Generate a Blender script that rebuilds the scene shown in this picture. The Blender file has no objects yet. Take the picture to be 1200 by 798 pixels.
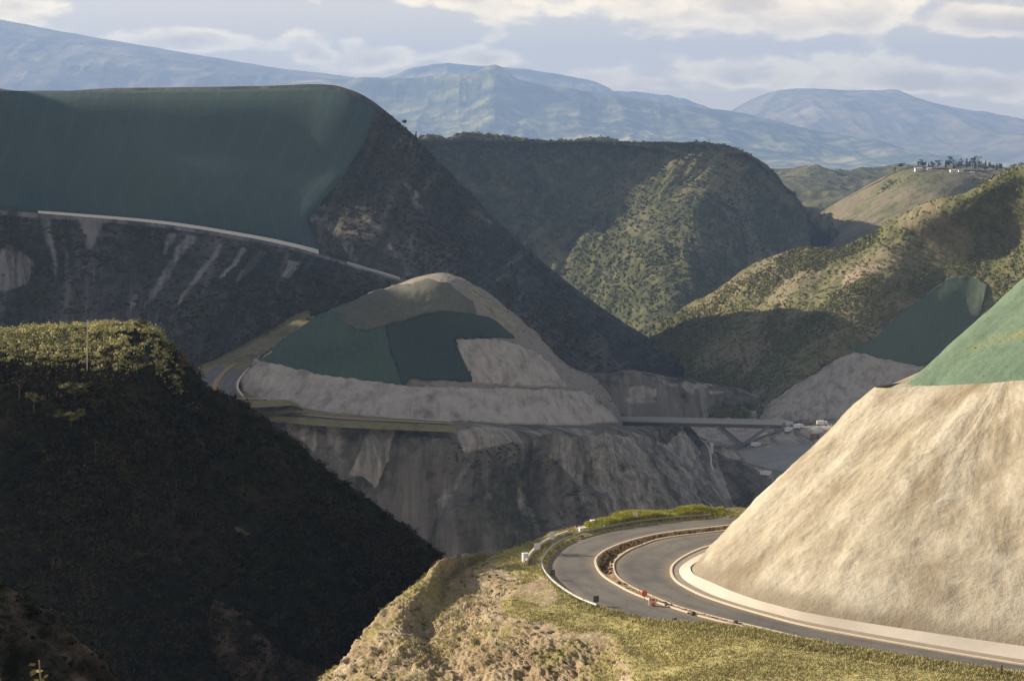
import bpy, bmesh, math, random
import numpy as np
from mathutils import Vector
from mathutils.bvhtree import BVHTree

random.seed(5)
RNG = np.random.default_rng(11)
F, CX, HY = 2333.0, 600.0, 150.0          # focal length in photo pixels, horizon row
SC = bpy.context.scene
COL = SC.collection
SUN_EL, SUN_AZ = 23.0, -68.0              # degrees; azimuth measured from +Y towards +X

# ------------------------------------------------------------------ numeric helpers
def U(px, py, D):
    return np.array([(px - CX) / F * D, D, (HY - py) / F * D], float)

def UZ(px, py, z):
    D = -z * F / (py - HY)
    return U(px, py, D)

def R(pts):
    return np.array([U(*p) if not isinstance(p, np.ndarray) else p for p in pts])

def W(*p):
    return np.array(p, float)

def crv(P, n):
    """uniform Catmull-Rom through P (k, ..., 3) sampled at n places along axis 0"""
    P = np.asarray(P, float)
    k = len(P)
    t = np.linspace(0, k - 1, n)
    return crv_at(P, t)

def crv_at(P, t):
    P = np.asarray(P, float)
    k = len(P)
    i = np.clip(np.floor(t).astype(int), 0, k - 2)
    f = (t - i).reshape((-1,) + (1,) * (P.ndim - 1))
    p0 = np.where((i > 0).reshape(f.shape), P[np.maximum(i - 1, 0)], 2 * P[i] - P[i + 1])
    p1 = P[i]
    p2 = P[i + 1]
    p3 = np.where((i < k - 2).reshape(f.shape), P[np.minimum(i + 2, k - 1)], 2 * P[i + 1] - P[i])
    m1 = .5 * (p2 - p0)
    m2 = .5 * (p3 - p1)
    f2, f3 = f * f, f * f * f
    return (2*f3 - 3*f2 + 1)*p1 + (f3 - 2*f2 + f)*m1 + (-2*f3 + 3*f2)*p2 + (f3 - f2)*m2

def _hash(ix, iy, iz, s):
    h = (ix * 374761393 + iy * 668265263 + iz * 1274126177 + s * 974634777) & 0xffffffff
    h = ((h ^ (h >> 13)) * 1274126177) & 0xffffffff
    h = (h ^ (h >> 16)) & 0xffffff
    return h / float(0xffffff) * 2 - 1

def vnoise(p, seed=0):
    p = np.asarray(p, float)
    fl = np.floor(p)
    f = p - fl
    i = fl.astype(np.int64)
    f = f * f * f * (f * (f * 6 - 15) + 10)
    out = 0
    for dx in (0, 1):
        wx = f[..., 0] if dx else 1 - f[..., 0]
        for dy in (0, 1):
            wy = f[..., 1] if dy else 1 - f[..., 1]
            for dz in (0, 1):
                wz = f[..., 2] if dz else 1 - f[..., 2]
                out = out + wx * wy * wz * _hash(i[..., 0] + dx, i[..., 1] + dy, i[..., 2] + dz, seed)
    return out

def fbm(p, octv=5, seed=0, gain=.5, ridged=False):
    a, s, tot = 1.0, 0, 0
    p = np.asarray(p, float)
    for o in range(octv):
        n = vnoise(p, seed + o * 17)
        if ridged:
            n = 1 - 2 * np.abs(n)
        s = s + a * n
        tot += a
        a *= gain
        p = p * 2.03 + 7.3
    return s / tot

def sstep(a, b, x):
    t = np.clip((np.asarray(x) - a) / (b - a), 0, 1)
    return t * t * (3 - 2 * t)

def inpoly(px, py, poly):
    ins = np.zeros(px.shape, bool)
    n = len(poly)
    for k in range(n):
        x1, y1 = poly[k]
        x2, y2 = poly[(k + 1) % n]
        c = ((y1 > py) != (y2 > py)) & (px < (x2 - x1) * (py - y1) / (y2 - y1 + 1e-9) + x1)
        ins ^= c
    return ins

def proj(P):
    return CX + P[..., 0] / P[..., 1] * F, HY - P[..., 2] / P[..., 1] * F

# ------------------------------------------------------------------ scene helpers
def tag(o, label=None, cat=None, group=None, kind=None):
    if label: o['label'] = label
    if cat: o['category'] = cat
    if group: o['group'] = group
    if kind: o['kind'] = kind
    return o

def link(o, parent=None):
    COL.objects.link(o)
    if parent is not None:
        o.parent = parent
    return o

def empty(name, loc, rz=0.0):
    o = bpy.data.objects.new(name, None)
    o.location = loc
    o.rotation_euler = (0, 0, rz)
    return link(o)

def np_mesh(name, V, Q, mat, parent=None, smooth=True, attrs=None, uv=None):
    me = bpy.data.meshes.new(name)
    V = np.ascontiguousarray(V, np.float32).reshape(-1, 3)
    Q = np.ascontiguousarray(Q, np.int32)
    nq, k = Q.shape
    me.vertices.add(len(V))
    me.vertices.foreach_set('co', V.ravel())
    me.loops.add(nq * k)
    me.loops.foreach_set('vertex_index', Q.ravel())
    me.polygons.add(nq)
    me.polygons.foreach_set('loop_start', np.arange(0, nq * k, k, dtype=np.int32))
    me.polygons.foreach_set('use_smooth', np.full(nq, smooth, bool))
    for an, av in (attrs or {}).items():
        a = me.attributes.new(an, 'FLOAT', 'POINT')
        a.data.foreach_set('value', np.ascontiguousarray(av, np.float32).ravel())
    if uv is not None:
        a = me.attributes.new('flow', 'FLOAT_VECTOR', 'POINT')
        w = np.zeros((len(V), 3), np.float32)
        w[:, :2] = uv
        a.data.foreach_set('vector', w.ravel())
    me.update(calc_edges=True)
    me.validate()
    if mat: me.materials.append(mat)
    return link(bpy.data.objects.new(name, me), parent)

def bm_obj(name, bm, mat, parent=None, smooth=False):
    me = bpy.data.meshes.new(name)
    bm.normal_update()
    bm.to_mesh(me)
    bm.free()
    if smooth:
        me.polygons.foreach_set('use_smooth', np.full(len(me.polygons), True))
    me.materials.append(mat)
    return link(bpy.data.objects.new(name, me), parent)

def box(bm, c, s, rz=0.0, bev=0.0):
    r = bmesh.ops.create_cube(bm, size=1)
    vs = r['verts']
    ca, sa = math.cos(rz), math.sin(rz)
    for v in vs:
        x, y, z = v.co.x * s[0], v.co.y * s[1], v.co.z * s[2]
        v.co = (c[0] + x * ca - y * sa, c[1] + x * sa + y * ca, c[2] + z)
    if bev:
        es = list({e for v in vs for e in v.link_edges})
        bmesh.ops.bevel(bm, geom=es, offset=bev, segments=1, affect='EDGES')

def cyl(bm, a, b, r1, r2=None, seg=8):
    a, b = Vector(a), Vector(b)
    d = b - a
    q = d.to_track_quat('Z', 'Y').to_matrix().to_4x4()
    q.translation = (a + b) / 2
    bmesh.ops.create_cone(bm, cap_ends=True, segments=seg, radius1=r1, radius2=r1 if r2 is None else r2,
                          depth=d.length, matrix=q)

def soft(m, n=3):
    m = m.astype(float)
    for _ in range(n):
        p = np.pad(m, 1, mode='edge')
        m = (p[:-2, 1:-1] + p[2:, 1:-1] + p[1:-1, :-2] + p[1:-1, 2:] + 2 * m) / 6
    return m

class Loft:
    """a terrain sheet: rows of control points interpolated both ways, then roughened"""
    def __init__(s, rows, nu, nv, disp=None, tcol=None):
        A = np.stack([crv(r, nu) for r in rows])
        t = np.linspace(0, len(rows) - 1, nv) if tcol is None else tcol
        s.t = t
        P = crv_at(A, t)
        s.nu, s.nv = nu, len(t)
        s.flip(P)
        s.P0 = P.copy()
        s.uu = np.linspace(0, 1, nu)[None, :].repeat(s.nv, 0)
        s.vv = t[:, None].repeat(nu, 1)
        du = np.linalg.norm(np.diff(P, axis=1), axis=2).mean(0)
        dv = np.linalg.norm(np.diff(P, axis=0), axis=2).mean(1)
        s.um = np.concatenate([[0], np.cumsum(du)])[None, :].repeat(s.nv, 0)
        s.vm = np.concatenate([[0], np.cumsum(dv)])[:, None].repeat(nu, 1)
        if disp is not None:
            d = disp(s)
            P = P + s.N * d[..., None]
        s.flip(P)
    def flip(s, P):
        s.P = P
        gu = np.gradient(P, axis=1)
        gv = np.gradient(P, axis=0)
        n = np.cross(gu, gv)
        n /= np.linalg.norm(n, axis=2, keepdims=True) + 1e-9
        # the outward side is the one looking up / to the camera side
        side = (n * np.array([0, -.6, .8])).sum(2).mean()
        s.sgn = 1 if side > 0 else -1
        s.N = n * s.sgn
    def quads(s):
        i = np.arange(s.nv * s.nu).reshape(s.nv, s.nu)
        q = np.stack([i[:-1, :-1], i[:-1, 1:], i[1:, 1:], i[1:, :-1]], -1).reshape(-1, 4)
        return q if s.sgn > 0 else q[:, ::-1]
    def mesh(s, name, mat, attrs=None, parent=None, smooth=True):
        uv = np.stack([s.um, s.vm], -1).reshape(-1, 2)
        s.obj = np_mesh(name, s.P, s.quads(), mat, parent, smooth, attrs, uv)
        return s.obj
    def bvh(s, step=2):
        ii = np.unique(np.r_[np.arange(0, s.nv, step), s.nv - 1])
        jj = np.unique(np.r_[np.arange(0, s.nu, step), s.nu - 1])
        P = s.P[np.ix_(ii, jj)]
        nv, nu = P.shape[:2]
        i = np.arange(nv * nu).reshape(nv, nu)
        q = np.stack([i[:-1, :-1], i[:-1, 1:], i[1:, 1:], i[1:, :-1]], -1).reshape(-1, 4)
        return BVHTree.FromPolygons(P.reshape(-1, 3).tolist(), q.tolist())

def hit(bvh, px, py):
    d = Vector(((px - CX) / F, 1, (HY - py) / F)).normalized()
    h = bvh.ray_cast(Vector((0, 0, 0)), d)
    return (None if h[0] is None else np.array(h[0])), (None if h[1] is None else np.array(h[1]))

def ground_at(bvh, x, y, z0=900):
    h = bvh.ray_cast(Vector((x, y, z0)), Vector((0, 0, -1)))
    return None if h[0] is None else h[0].z

def sheet_on(bvh, G, lift, name, mat, parent=None, skirt=2.5, attrs=None, smoothit=2, wob=None):
    """a thick fitted cover: grid G (nv, nu, 2) of directions dropped on a hill, lifted off it by 'lift' metres"""
    nv, nu = G.shape[:2]
    P = np.full((nv, nu, 3), np.nan)
    for a in range(nv):
        for b in range(nu):
            h, n = hit(bvh, *G[a, b])
            if h is not None:
                P[a, b] = h
    D = P[..., 1]
    for _ in range(400):
        bad = np.isnan(D)
        if not bad.any(): break
        pad = np.pad(D, 1, constant_values=np.nan)
        st = np.stack([pad[:-2, 1:-1], pad[2:, 1:-1], pad[1:-1, :-2], pad[1:-1, 2:]])
        with np.errstate(all='ignore'):
            import warnings
            with warnings.catch_warnings():
                warnings.simplefilter('ignore')
                m = np.nanmean(st, 0)
        D = np.where(bad, m, D)
    for _ in range(smoothit):
        pad = np.pad(D, 1, mode='edge')
        D = (pad[:-2, 1:-1] + pad[2:, 1:-1] + pad[1:-1, :-2] + pad[1:-1, 2:] + 2 * D) / 6
    P = np.stack([(G[..., 0] - CX) / F * D, D, (HY - G[..., 1]) / F * D], -1)
    gu = np.gradient(P, axis=1); gv = np.gradient(P, axis=0)
    n = np.cross(gu, gv); n /= np.linalg.norm(n, axis=2, keepdims=True) + 1e-9
    if (n * np.array([0, -.6, .8])).sum(2).mean() < 0: n = -n
    if wob is not None: P = P + n * wob(P)[..., None]
    P = P + n * lift
    # rim turned down into the hill, so that the cover has a real edge
    Q = np.pad(P, ((1, 1), (1, 1), (0, 0)), mode='edge')
    nn = np.pad(n, ((1, 1), (1, 1), (0, 0)), mode='edge')
    rim = np.ones(Q.shape[:2], bool); rim[1:-1, 1:-1] = False
    Q[rim] -= nn[rim] * skirt
    L = Loft.__new__(Loft)
    L.nv, L.nu = Q.shape[:2]
    L.flip(Q)
    L.um = np.concatenate([[0], np.cumsum(np.linalg.norm(np.diff(Q, axis=1), axis=2).mean(0))])[None, :].repeat(L.nv, 0)
    L.vm = np.concatenate([[0], np.cumsum(np.linalg.norm(np.diff(Q, axis=0), axis=2).mean(1))])[:, None].repeat(L.nu, 1)
    L.mesh(name, mat, attrs, parent)
    return L

def poly_grid(top, bot, nu, nv):
    """grid of directions between two polylines given left to right"""
    def res(pl, n):
        pl = np.array(pl, float)
        d = np.concatenate([[0], np.cumsum(np.linalg.norm(np.diff(pl, axis=0), axis=1))])
        t = np.linspace(0, d[-1], n)
        return np.stack([np.interp(t, d, pl[:, 0]), np.interp(t, d, pl[:, 1])], -1)
    a, b = res(top, nu), res(bot, nu)
    f = np.linspace(0, 1, nv)[:, None, None]
    G = a[None] * (1 - f) + b[None] * f
    w = np.stack([G[..., 0] * .22, G[..., 1] * .22, G[..., 0] * 0], -1)
    w2 = np.stack([G[..., 0] * .07, G[..., 1] * .07, G[..., 0] * 0 + 4], -1)
    rim = np.maximum(sstep(.12, 0, np.minimum(f[..., 0], 1 - f[..., 0])) + np.zeros((nv, nu)), sstep(.06, 0, np.minimum(np.linspace(0, 1, nu), 1 - np.linspace(0, 1, nu)))[None])
    G[..., 0] += rim * (1.3 * vnoise(w, 61) + 1.8 * vnoise(w2, 62)); G[..., 1] += rim * (1.0 * vnoise(w, 63) + 1.4 * vnoise(w2, 64))
    return G

# ------------------------------------------------------------------ materials
class NT:
    def __init__(s, name):
        s.m = bpy.data.materials.new(name)
        s.m.use_nodes = True
        s.t = s.m.node_tree
        s.b = s.t.nodes['Principled BSDF']
        s.b.inputs['Roughness'].default_value = .95
        s.b.inputs['Specular IOR Level'].default_value = .15
    def n(s, ty): return s.t.nodes.new(ty)
    def l(s, a, b): s.t.links.new(a, b)
    def setin(s, sock, v):
        if hasattr(v, 'is_output'): s.l(v, sock)
        elif isinstance(v, (tuple, list)) and len(v) == 3 and sock.type == 'RGBA': sock.default_value = (*v, 1)
        else: sock.default_value = v
    def pos(s): return s.n('ShaderNodeNewGeometry').outputs['Position']
    def attr(s, nm, vec=False):
        a = s.n('ShaderNodeAttribute'); a.attribute_name = nm
        return a.outputs['Vector' if vec else 'Fac']
    def scale(s, v, xyz):
        m = s.n('ShaderNodeMapping'); s.l(v, m.inputs['Vector']); m.inputs['Scale'].default_value = xyz
        return m.outputs[0]
    def noise(s, v, sc, det=5, ro=.6, dist=0.0):
        a = s.n('ShaderNodeTexNoise'); s.l(v, a.inputs['Vector'])
        a.inputs['Scale'].default_value = sc; a.inputs['Detail'].default_value = det
        a.inputs['Roughness'].default_value = ro; a.inputs['Distortion'].default_value = dist
        return a.outputs['Fac']
    def voro(s, v, sc, feat='F1'):
        a = s.n('ShaderNodeTexVoronoi'); a.feature = feat; s.l(v, a.inputs['Vector'])
        a.inputs['Scale'].default_value = sc
        return a.outputs['Distance']
    def wave(s, v, sc, dist=2.0):
        a = s.n('ShaderNodeTexWave'); s.l(v, a.inputs['Vector']); a.inputs['Scale'].default_value = sc
        a.inputs['Distortion'].default_value = dist
        return a.outputs['Fac']
    def ramp(s, f, st):
        a = s.n('ShaderNodeValToRGB'); s.l(f, a.inputs[0])
        e = a.color_ramp.elements
        while len(e) < len(st): e.new(.5)
        for k, (p, c) in enumerate(st):
            e[k].position = p
            e[k].color = (*c, 1) if isinstance(c, (tuple, list)) else (c, c, c, 1)
        return a.outputs[0]
    def mix(s, f, a, b, mode='MIX'):
        x = s.n('ShaderNodeMix'); x.data_type = 'RGBA'; x.blend_type = mode
        s.setin(x.inputs[0], f); s.setin(x.inputs[6], a); s.setin(x.inputs[7], b)
        return x.outputs[2]
    def math(s, op, a, b=0.0, clamp=False):
        x = s.n('ShaderNodeMath'); x.operation = op; x.use_clamp = clamp
        s.setin(x.inputs[0], a); s.setin(x.inputs[1], b)
        return x.outputs[0]
    def bump(s, h, dist, st=1.0, prev=None):
        x = s.n('ShaderNodeBump'); s.l(h, x.inputs['Height'])
        x.inputs['Distance'].default_value = dist; x.inputs['Strength'].default_value = st
        if prev is not None: s.l(prev, x.inputs['Normal'])
        return x.outputs[0]
    def out(s, c, nrm=None, rough=None):
        s.setin(s.b.inputs['Base Color'], c)
        if nrm is not None: s.l(nrm, s.b.inputs['Normal'])
        if rough is not None: s.b.inputs['Roughness'].default_value = rough
        return s.m

def m_plain(name, c, rough=.6, var=.25, sc=3.0, metal=0.0):
    k = NT(name)
    f = k.noise(k.pos(), sc, 5, .65)
    col = k.mix(f, tuple(x * (1 - var) for x in c), tuple(min(1, x * (1 + var)) for x in c))
    k.b.inputs['Metallic'].default_value = metal
    k.b.inputs['Specular IOR Level'].default_value = .35
    return k.out(col, None, rough)

def m_hill(name, low, mid, high, soil, s_big, s_fine, soil_amt=.45, bump=3.0, rock=None, flow=None, streak=0):
    """scrub of three greens, soil showing through, bare ground where the mesh attribute 'mask' says so"""
    k = NT(name)
    p = k.pos()
    fine = k.noise(p, s_fine, 6, .7)
    big = k.noise(p, s_big, 5, .6, .6)
    green = k.ramp(fine, [(.3, low), (.5, mid), (.68, high)])
    sm = k.ramp(k.math('ADD', big, k.math('MULTIPLY', fine, .35)), [(soil_amt + .22, 0.0), (soil_amt + .36, 1.0)])
    col = k.mix(sm, green, soil)
    v = k.scale(k.attr('flow', True), (1, .16, 1)) if flow else p
    rk = k.noise(v, flow or s_fine * .7, 6, .72)
    rc = rock or soil
    rcol = k.ramp(rk, [(.3, tuple(x * .45 for x in rc)), (.5, rc), (.7, tuple(min(1, x * 1.35) for x in rc))])
    ms = k.ramp(k.math('ADD', k.attr('mask'), k.math('MULTIPLY', k.math('SUBTRACT', k.math('ADD', k.math('MULTIPLY', fine, .5), k.math('MULTIPLY', rk, .5)), .5), 1.5)), [(.34, 0.0), (.66, 1.0)])
    col = k.mix(ms, col, rcol)
    if streak:
        sv = k.noise(k.scale(k.attr('flow', True), (1, .13, 1)), streak, 6, .7, .6)
        col = k.mix(k.ramp(sv, [(.36, .75), (.52, 0.0)]), col, tuple(x * .45 for x in mid))
        col = k.mix(k.ramp(sv, [(.56, 0.0), (.70, .55)]), col, tuple(min(1, x * 1.0) for x in rc))
    vg = k.math('MULTIPLY', k.attr('verge'), k.ramp(fine, [(.3, .55), (.55, 1.0)]))
    col = k.mix(vg, col, (.25, .215, .10))
    nb = k.bump(fine, bump, 1.0)
    return k.out(col, nb)

def m_leaf(name, dark, light):
    k = NT(name)
    col = k.mix(k.attr('tint'), dark, light)
    return k.out(col)

def m_shotcrete(name, base, dark, light, s=1.0, bump=.35):
    k = NT(name)
    fl = k.attr('flow', True)
    p = k.pos()
    st = k.noise(k.scale(fl, (1, .42, 1)), .30 * s, 7, .68, .35)
    pt = k.noise(fl, .075 * s, 5, .55, 1.2)
    fine = k.noise(p, 2.2 * s, 5, .7)
    col = k.ramp(st, [(.32, dark), (.5, base), (.66, light)])
    col = k.mix(k.ramp(pt, [(.42, 0.0), (.66, .75)]), col, light)
    col = k.mix(k.ramp(k.noise(k.scale(fl, (1, .35, 1)), .11 * s, 6, .7, .5), [(.56, 0.0), (.7, .7)]), col, dark)
    col = k.mix(k.ramp(fine, [(.3, .35), (.55, 0.0)]), col, dark)
    # faint lines of the poured bays
    w = k.wave(k.scale(fl, (0, 1, 0)), .035 * s, 6.0)
    col = k.mix(k.ramp(w, [(.95, 0.0), (1.0, .35)]), col, dark)
    col = k.mix(k.math('MULTIPLY', k.attr('mask'), .75), col, tuple(x * .72 for x in dark))
    h = k.math('ADD', k.math('MULTIPLY', st, .6), k.math('MULTIPLY', fine, .3))
    return k.out(col, k.bump(h, bump / s * 2.2, 1.0))

def m_mat(name, dark, base, dry, s=1.0, seam=0.25, gap=.12):
    k = NT(name)
    fl = k.attr('flow', True)
    p = k.pos()
    big = k.noise(p, .012 * s, 5, .6, .8)
    fine = k.noise(p, .6 * s, 5, .7)
    col = k.ramp(fine, [(.3, dark), (.7, base)])
    col = k.mix(k.ramp(big, [(.45, 0.0), (.72, .6)]), col, dry)
    w = k.wave(k.scale(fl, (1, 0, 0)), gap * s, .8)
    col = k.mix(k.ramp(w, [(.9, 0.0), (1.0, seam)]), col, tuple(x * 1.5 for x in base))
    col = k.mix(k.math('MULTIPLY', k.attr('mask'), k.ramp(fine, [(.3, .4), (.6, 1.0)])), col, (.26, .24, .10))
    h = k.math('ADD', fine, k.math('MULTIPLY', w, .04))
    return k.out(col, k.bump(h, .3 / s, .8))

def m_far(name, cols, s1, s2, bump):
    k = NT(name)
    p = k.pos()
    a = k.noise(p, s1, 6, .62, .7)
    b = k.noise(p, s2, 5, .65)
    c = k.voro(p, s2 * .6)
    col = k.ramp(a, [(.36, cols[0]), (.47, cols[1]), (.55, cols[2]), (.64, cols[3])])
    col = k.mix(k.ramp(b, [(.45, 0.0), (.62, .7)]), col, cols[1])
    col = k.mix(k.ramp(c, [(.3, .35), (.6, 0.0)]), col, cols[3])
    return k.out(col, k.bump(k.math('ADD', a, k.math('MULTIPLY', b, .5)), bump, 1.0))

M = {}
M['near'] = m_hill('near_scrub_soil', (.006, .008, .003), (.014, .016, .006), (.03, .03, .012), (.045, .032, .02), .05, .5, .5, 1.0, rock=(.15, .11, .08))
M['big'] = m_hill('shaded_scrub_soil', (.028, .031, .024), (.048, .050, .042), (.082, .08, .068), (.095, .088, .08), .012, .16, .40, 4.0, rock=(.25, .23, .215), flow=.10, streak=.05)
M['mound'] = m_hill('mound_soil', (.085, .08, .055), (.15, .135, .10), (.22, .195, .155), (.27, .235, .195), .02, .22, .25, 2.0, rock=(.28, .25, .16))
M['cliff'] = m_hill('cliff_rock', (.035, .038, .02), (.075, .073, .045), (.15, .135, .095), (.20, .172, .14), .018, .16, .36, 4.0, rock=(.44, .385, .325), flow=.12, streak=.07)
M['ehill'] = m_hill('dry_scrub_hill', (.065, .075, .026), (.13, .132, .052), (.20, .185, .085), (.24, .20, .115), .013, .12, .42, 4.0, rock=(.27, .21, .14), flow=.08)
M['plateau'] = m_hill('plateau_scrub', (.03, .038, .016), (.07, .075, .032), (.13, .125, .055), (.17, .15, .08), .009, .05, .45, 8.0)
M['fhill'] = m_hill('grassy_hill', (.07, .078, .032), (.13, .127, .06), (.19, .17, .09), (.20, .165, .105), .011, .07, .40, 6.0)
M['far_l'] = m_far('far_mountain_ground', [(.02, .03, .016), (.06, .078, .032), (.15, .16, .065), (.50, .43, .19)], .0015, .0070, 35)  # palest tone also stands in for sunlit patches on the mountain
M['far_r'] = m_far('far_moor_ground', [(.08, .08, .04), (.14, .12, .068), (.26, .20, .115), (.42, .32, .19)], .0010, .0052, 30)
M['plain'] = m_far('valley_ground', [(.04, .045, .02), (.08, .085, .04), (.14, .13, .07), (.22, .19, .11)], .003, .02, 5)
M['shot'] = m_shotcrete('tan_sprayed_concrete', (.36, .305, .215), (.235, .182, .118), (.535, .48, .375), .62, .16)
M['shotg'] = m_shotcrete('grey_sprayed_concrete', (.46, .395, .33), (.23, .195, .165), (.60, .53, .45), .55, 1.0)
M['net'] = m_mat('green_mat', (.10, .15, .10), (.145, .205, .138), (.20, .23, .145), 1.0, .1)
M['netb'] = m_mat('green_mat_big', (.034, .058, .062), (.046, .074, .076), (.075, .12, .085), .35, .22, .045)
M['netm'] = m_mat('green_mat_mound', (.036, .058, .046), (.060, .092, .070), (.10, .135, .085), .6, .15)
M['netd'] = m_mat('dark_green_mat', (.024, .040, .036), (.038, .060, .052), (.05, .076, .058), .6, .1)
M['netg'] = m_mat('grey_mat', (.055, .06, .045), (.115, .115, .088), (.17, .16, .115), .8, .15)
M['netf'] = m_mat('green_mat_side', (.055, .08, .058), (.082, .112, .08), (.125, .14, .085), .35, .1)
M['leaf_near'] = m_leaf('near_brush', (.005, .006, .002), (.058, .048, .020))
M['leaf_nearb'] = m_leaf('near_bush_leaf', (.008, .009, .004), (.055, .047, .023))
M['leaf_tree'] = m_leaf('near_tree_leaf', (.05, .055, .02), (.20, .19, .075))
M['leaf_lit'] = m_leaf('crest_brush_sunlit', (.20, .195, .075), (.62, .55, .25))  # sunlight on the crest put into the paler leaf colour
M['leaf_mid'] = m_leaf('hill_brush', (.07, .08, .028), (.20, .19, .08))
M['leaf_far'] = m_leaf('plateau_brush', (.04, .05, .02), (.14, .14, .06))
M['leaf_big'] = m_leaf('slope_brush', (.03, .034, .017), (.085, .08, .045))
M['leaf_cliff'] = m_leaf('cliff_brush', (.05, .052, .03), (.13, .12, .075))
M['leaf_pine'] = m_leaf('far_tree_leaf', (.015, .024, .012), (.05, .06, .028))
M['grass'] = m_leaf('verge_grass', (.30, .265, .11), (.54, .47, .22))
M['grasst'] = m_leaf('tall_grass', (.26, .27, .045), (.52, .48, .11))
M['dry'] = m_leaf('dry_plant', (.07, .045, .025), (.21, .14, .075))
M['bark'] = m_plain('bark', (.09, .07, .05), .9, .4, 6)
M['barkl'] = m_plain('pale_bark', (.22, .18, .13), .9, .3, 6)
M['white'] = m_plain('white_paint', (.74, .72, .68), .55, .08, 2)
M['conc'] = m_plain('pale_concrete', (.48, .46, .42), .85, .2, .5)
M['concd'] = m_plain('bridge_concrete', (.22, .21, .20), .85, .2, .3)  # shade on the bridge legs put into this darker grey
M['yard'] = m_plain('yard_concrete', (.27, .25, .225), .9, .35, .06)
M['kerb'] = m_plain('kerb_concrete', (.64, .55, .42), .85, .18, 1.2)
M['apron'] = m_plain('white_apron', (.50, .44, .36), .8, .35, .09)
M['gut'] = m_plain('gutter', (.30, .245, .18), .9, .25, .8)
M['steel'] = m_plain('galvanised_steel', (.36, .36, .35), .6, .25, 2, .15)
M['signback'] = m_plain('sign_back', (.10, .11, .10), .6, .2, 3)
M['orange'] = m_plain('orange_plastic', (.72, .16, .05), .5, .1, 4)
M['yellow'] = m_plain('yellow_paint', (.70, .50, .12), .5, .1, 4)
M['rubber'] = m_plain('tyre_rubber', (.02, .02, .02), .8, .2, 4)
M['glass'] = m_plain('dark_glass', (.03, .04, .05), .15, .1, 4)
M['roof'] = m_plain('roof_tile', (.30, .17, .11), .8, .2, 1)
M['rooft'] = m_plain('tin_roof', (.45, .44, .42), .6, .2, 1)
M['wall'] = m_plain('house_wall', (.70, .66, .58), .8, .1, 1)
M['wood'] = m_plain('weathered_pole', (.42, .38, .30), .8, .25, 3)
M['rock'] = m_plain('rock_lump', (.20, .155, .11), .95, .35, .8)
M['stem'] = m_plain('dry_stem', (.34, .25, .15), .9, .3, 20)

k = NT('asphalt')
p = k.pos()
c = k.ramp(k.noise(p, .12, 5, .6, .4), [(.35, (.13, .12, .108)), (.65, (.19, .17, .145))])
c = k.mix(k.ramp(k.noise(p, 9, 3, .6), [(.3, .25), (.6, 0.0)]), c, (.06, .056, .052))
# dust swept to the edges of each carriageway, tyre-dark wheel lines between
e = k.attr('edge')
c = k.mix(k.ramp(k.math('ADD', e, k.math('MULTIPLY', k.math('SUBTRACT', k.noise(p, .35, 5, .65), .5), .5)), [(.62, 0.0), (1.0, .85)]), c, (.27, .205, .13))
wv = k.math('ABSOLUTE', k.math('SUBTRACT', e, .42))
c = k.mix(k.math('MULTIPLY', k.ramp(wv, [(.0, .5), (.2, 0.0)]), k.noise(p, .25, 4, .6)), c, (.075, .07, .065))
c = k.mix(k.ramp(k.noise(p, .5, 7, .75, .8), [(.60, 0.0), (.68, .35)]), c, (.25, .20, .14))
c = k.mix(k.ramp(k.voro(p, .16, 'DISTANCE_TO_EDGE'), [(.0, .5), (.012, 0.0)]), c, (.07, .065, .06))
M['asph'] = k.out(c, k.bump(k.noise(p, 12, 2), .02, .5), .9)

k = NT('terrace_ground')
p = k.pos()
fl = k.attr('flow', True)
f1 = k.noise(p, .22, 6, .7, .5)
f2 = k.noise(p, 1.6, 5, .7)
soil = k.ramp(f1, [(.3, (.25, .18, .105)), (.5, (.42, .32, .20)), (.68, (.58, .47, .32))])
soil = k.mix(k.ramp(f2, [(.36, .7), (.5, 0.0)]), soil, (.15, .105, .055))
soil = k.mix(k.ramp(k.noise(p, .12, 6, .75), [(.48, 0.0), (.60, .8)]), soil, (.27, .235, .085))
gr = k.ramp(f2, [(.3, (.33, .285, .11)), (.5, (.43, .37, .15)), (.7, (.52, .44, .21))])
ms = k.ramp(k.math('ADD', k.attr('mask'), k.math('MULTIPLY', k.math('SUBTRACT', f1, .5), .8)), [(.42, 0.0), (.58, 1.0)])
c = k.mix(ms, soil, gr)
nb = k.bump(k.math('ADD', k.math('MULTIPLY', f2, .5), f1), .9, 1.0)
M['bank'] = k.out(c, nb)

# ------------------------------------------------------------------ hills
def gul(s, fu, amp, seed, fv=1.2, octv=4):
    """water-cut folds running downhill, bent and uneven"""
    u, v = s.uu * fu, s.vv * fv
    w = u + 1.5 * vnoise(np.stack([u * .23, v * .9, u * 0], -1), seed + 5) + .5 * vnoise(np.stack([u * .8, v * 2.2, u * 0], -1), seed + 6)
    q = np.stack([w, v * .55, u * 0 + seed], -1)
    env = .55 + .75 * vnoise(np.stack([u * .3, v * .8, u * 0 + 3], -1), seed + 8)
    return amp * env * (.55 * fbm(q, octv, seed, .5, True) + .75 * fbm(q * np.array([.6, 1.2, 1]), octv, seed + 40))

def fade(s, t0, t1):
    return sstep(t0, t1, s.vv)

def bk(row, dy, dz):
    r = row.copy(); r[:, 1] += dy; r[:, 2] += dz
    return r

LOFT = {}

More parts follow.
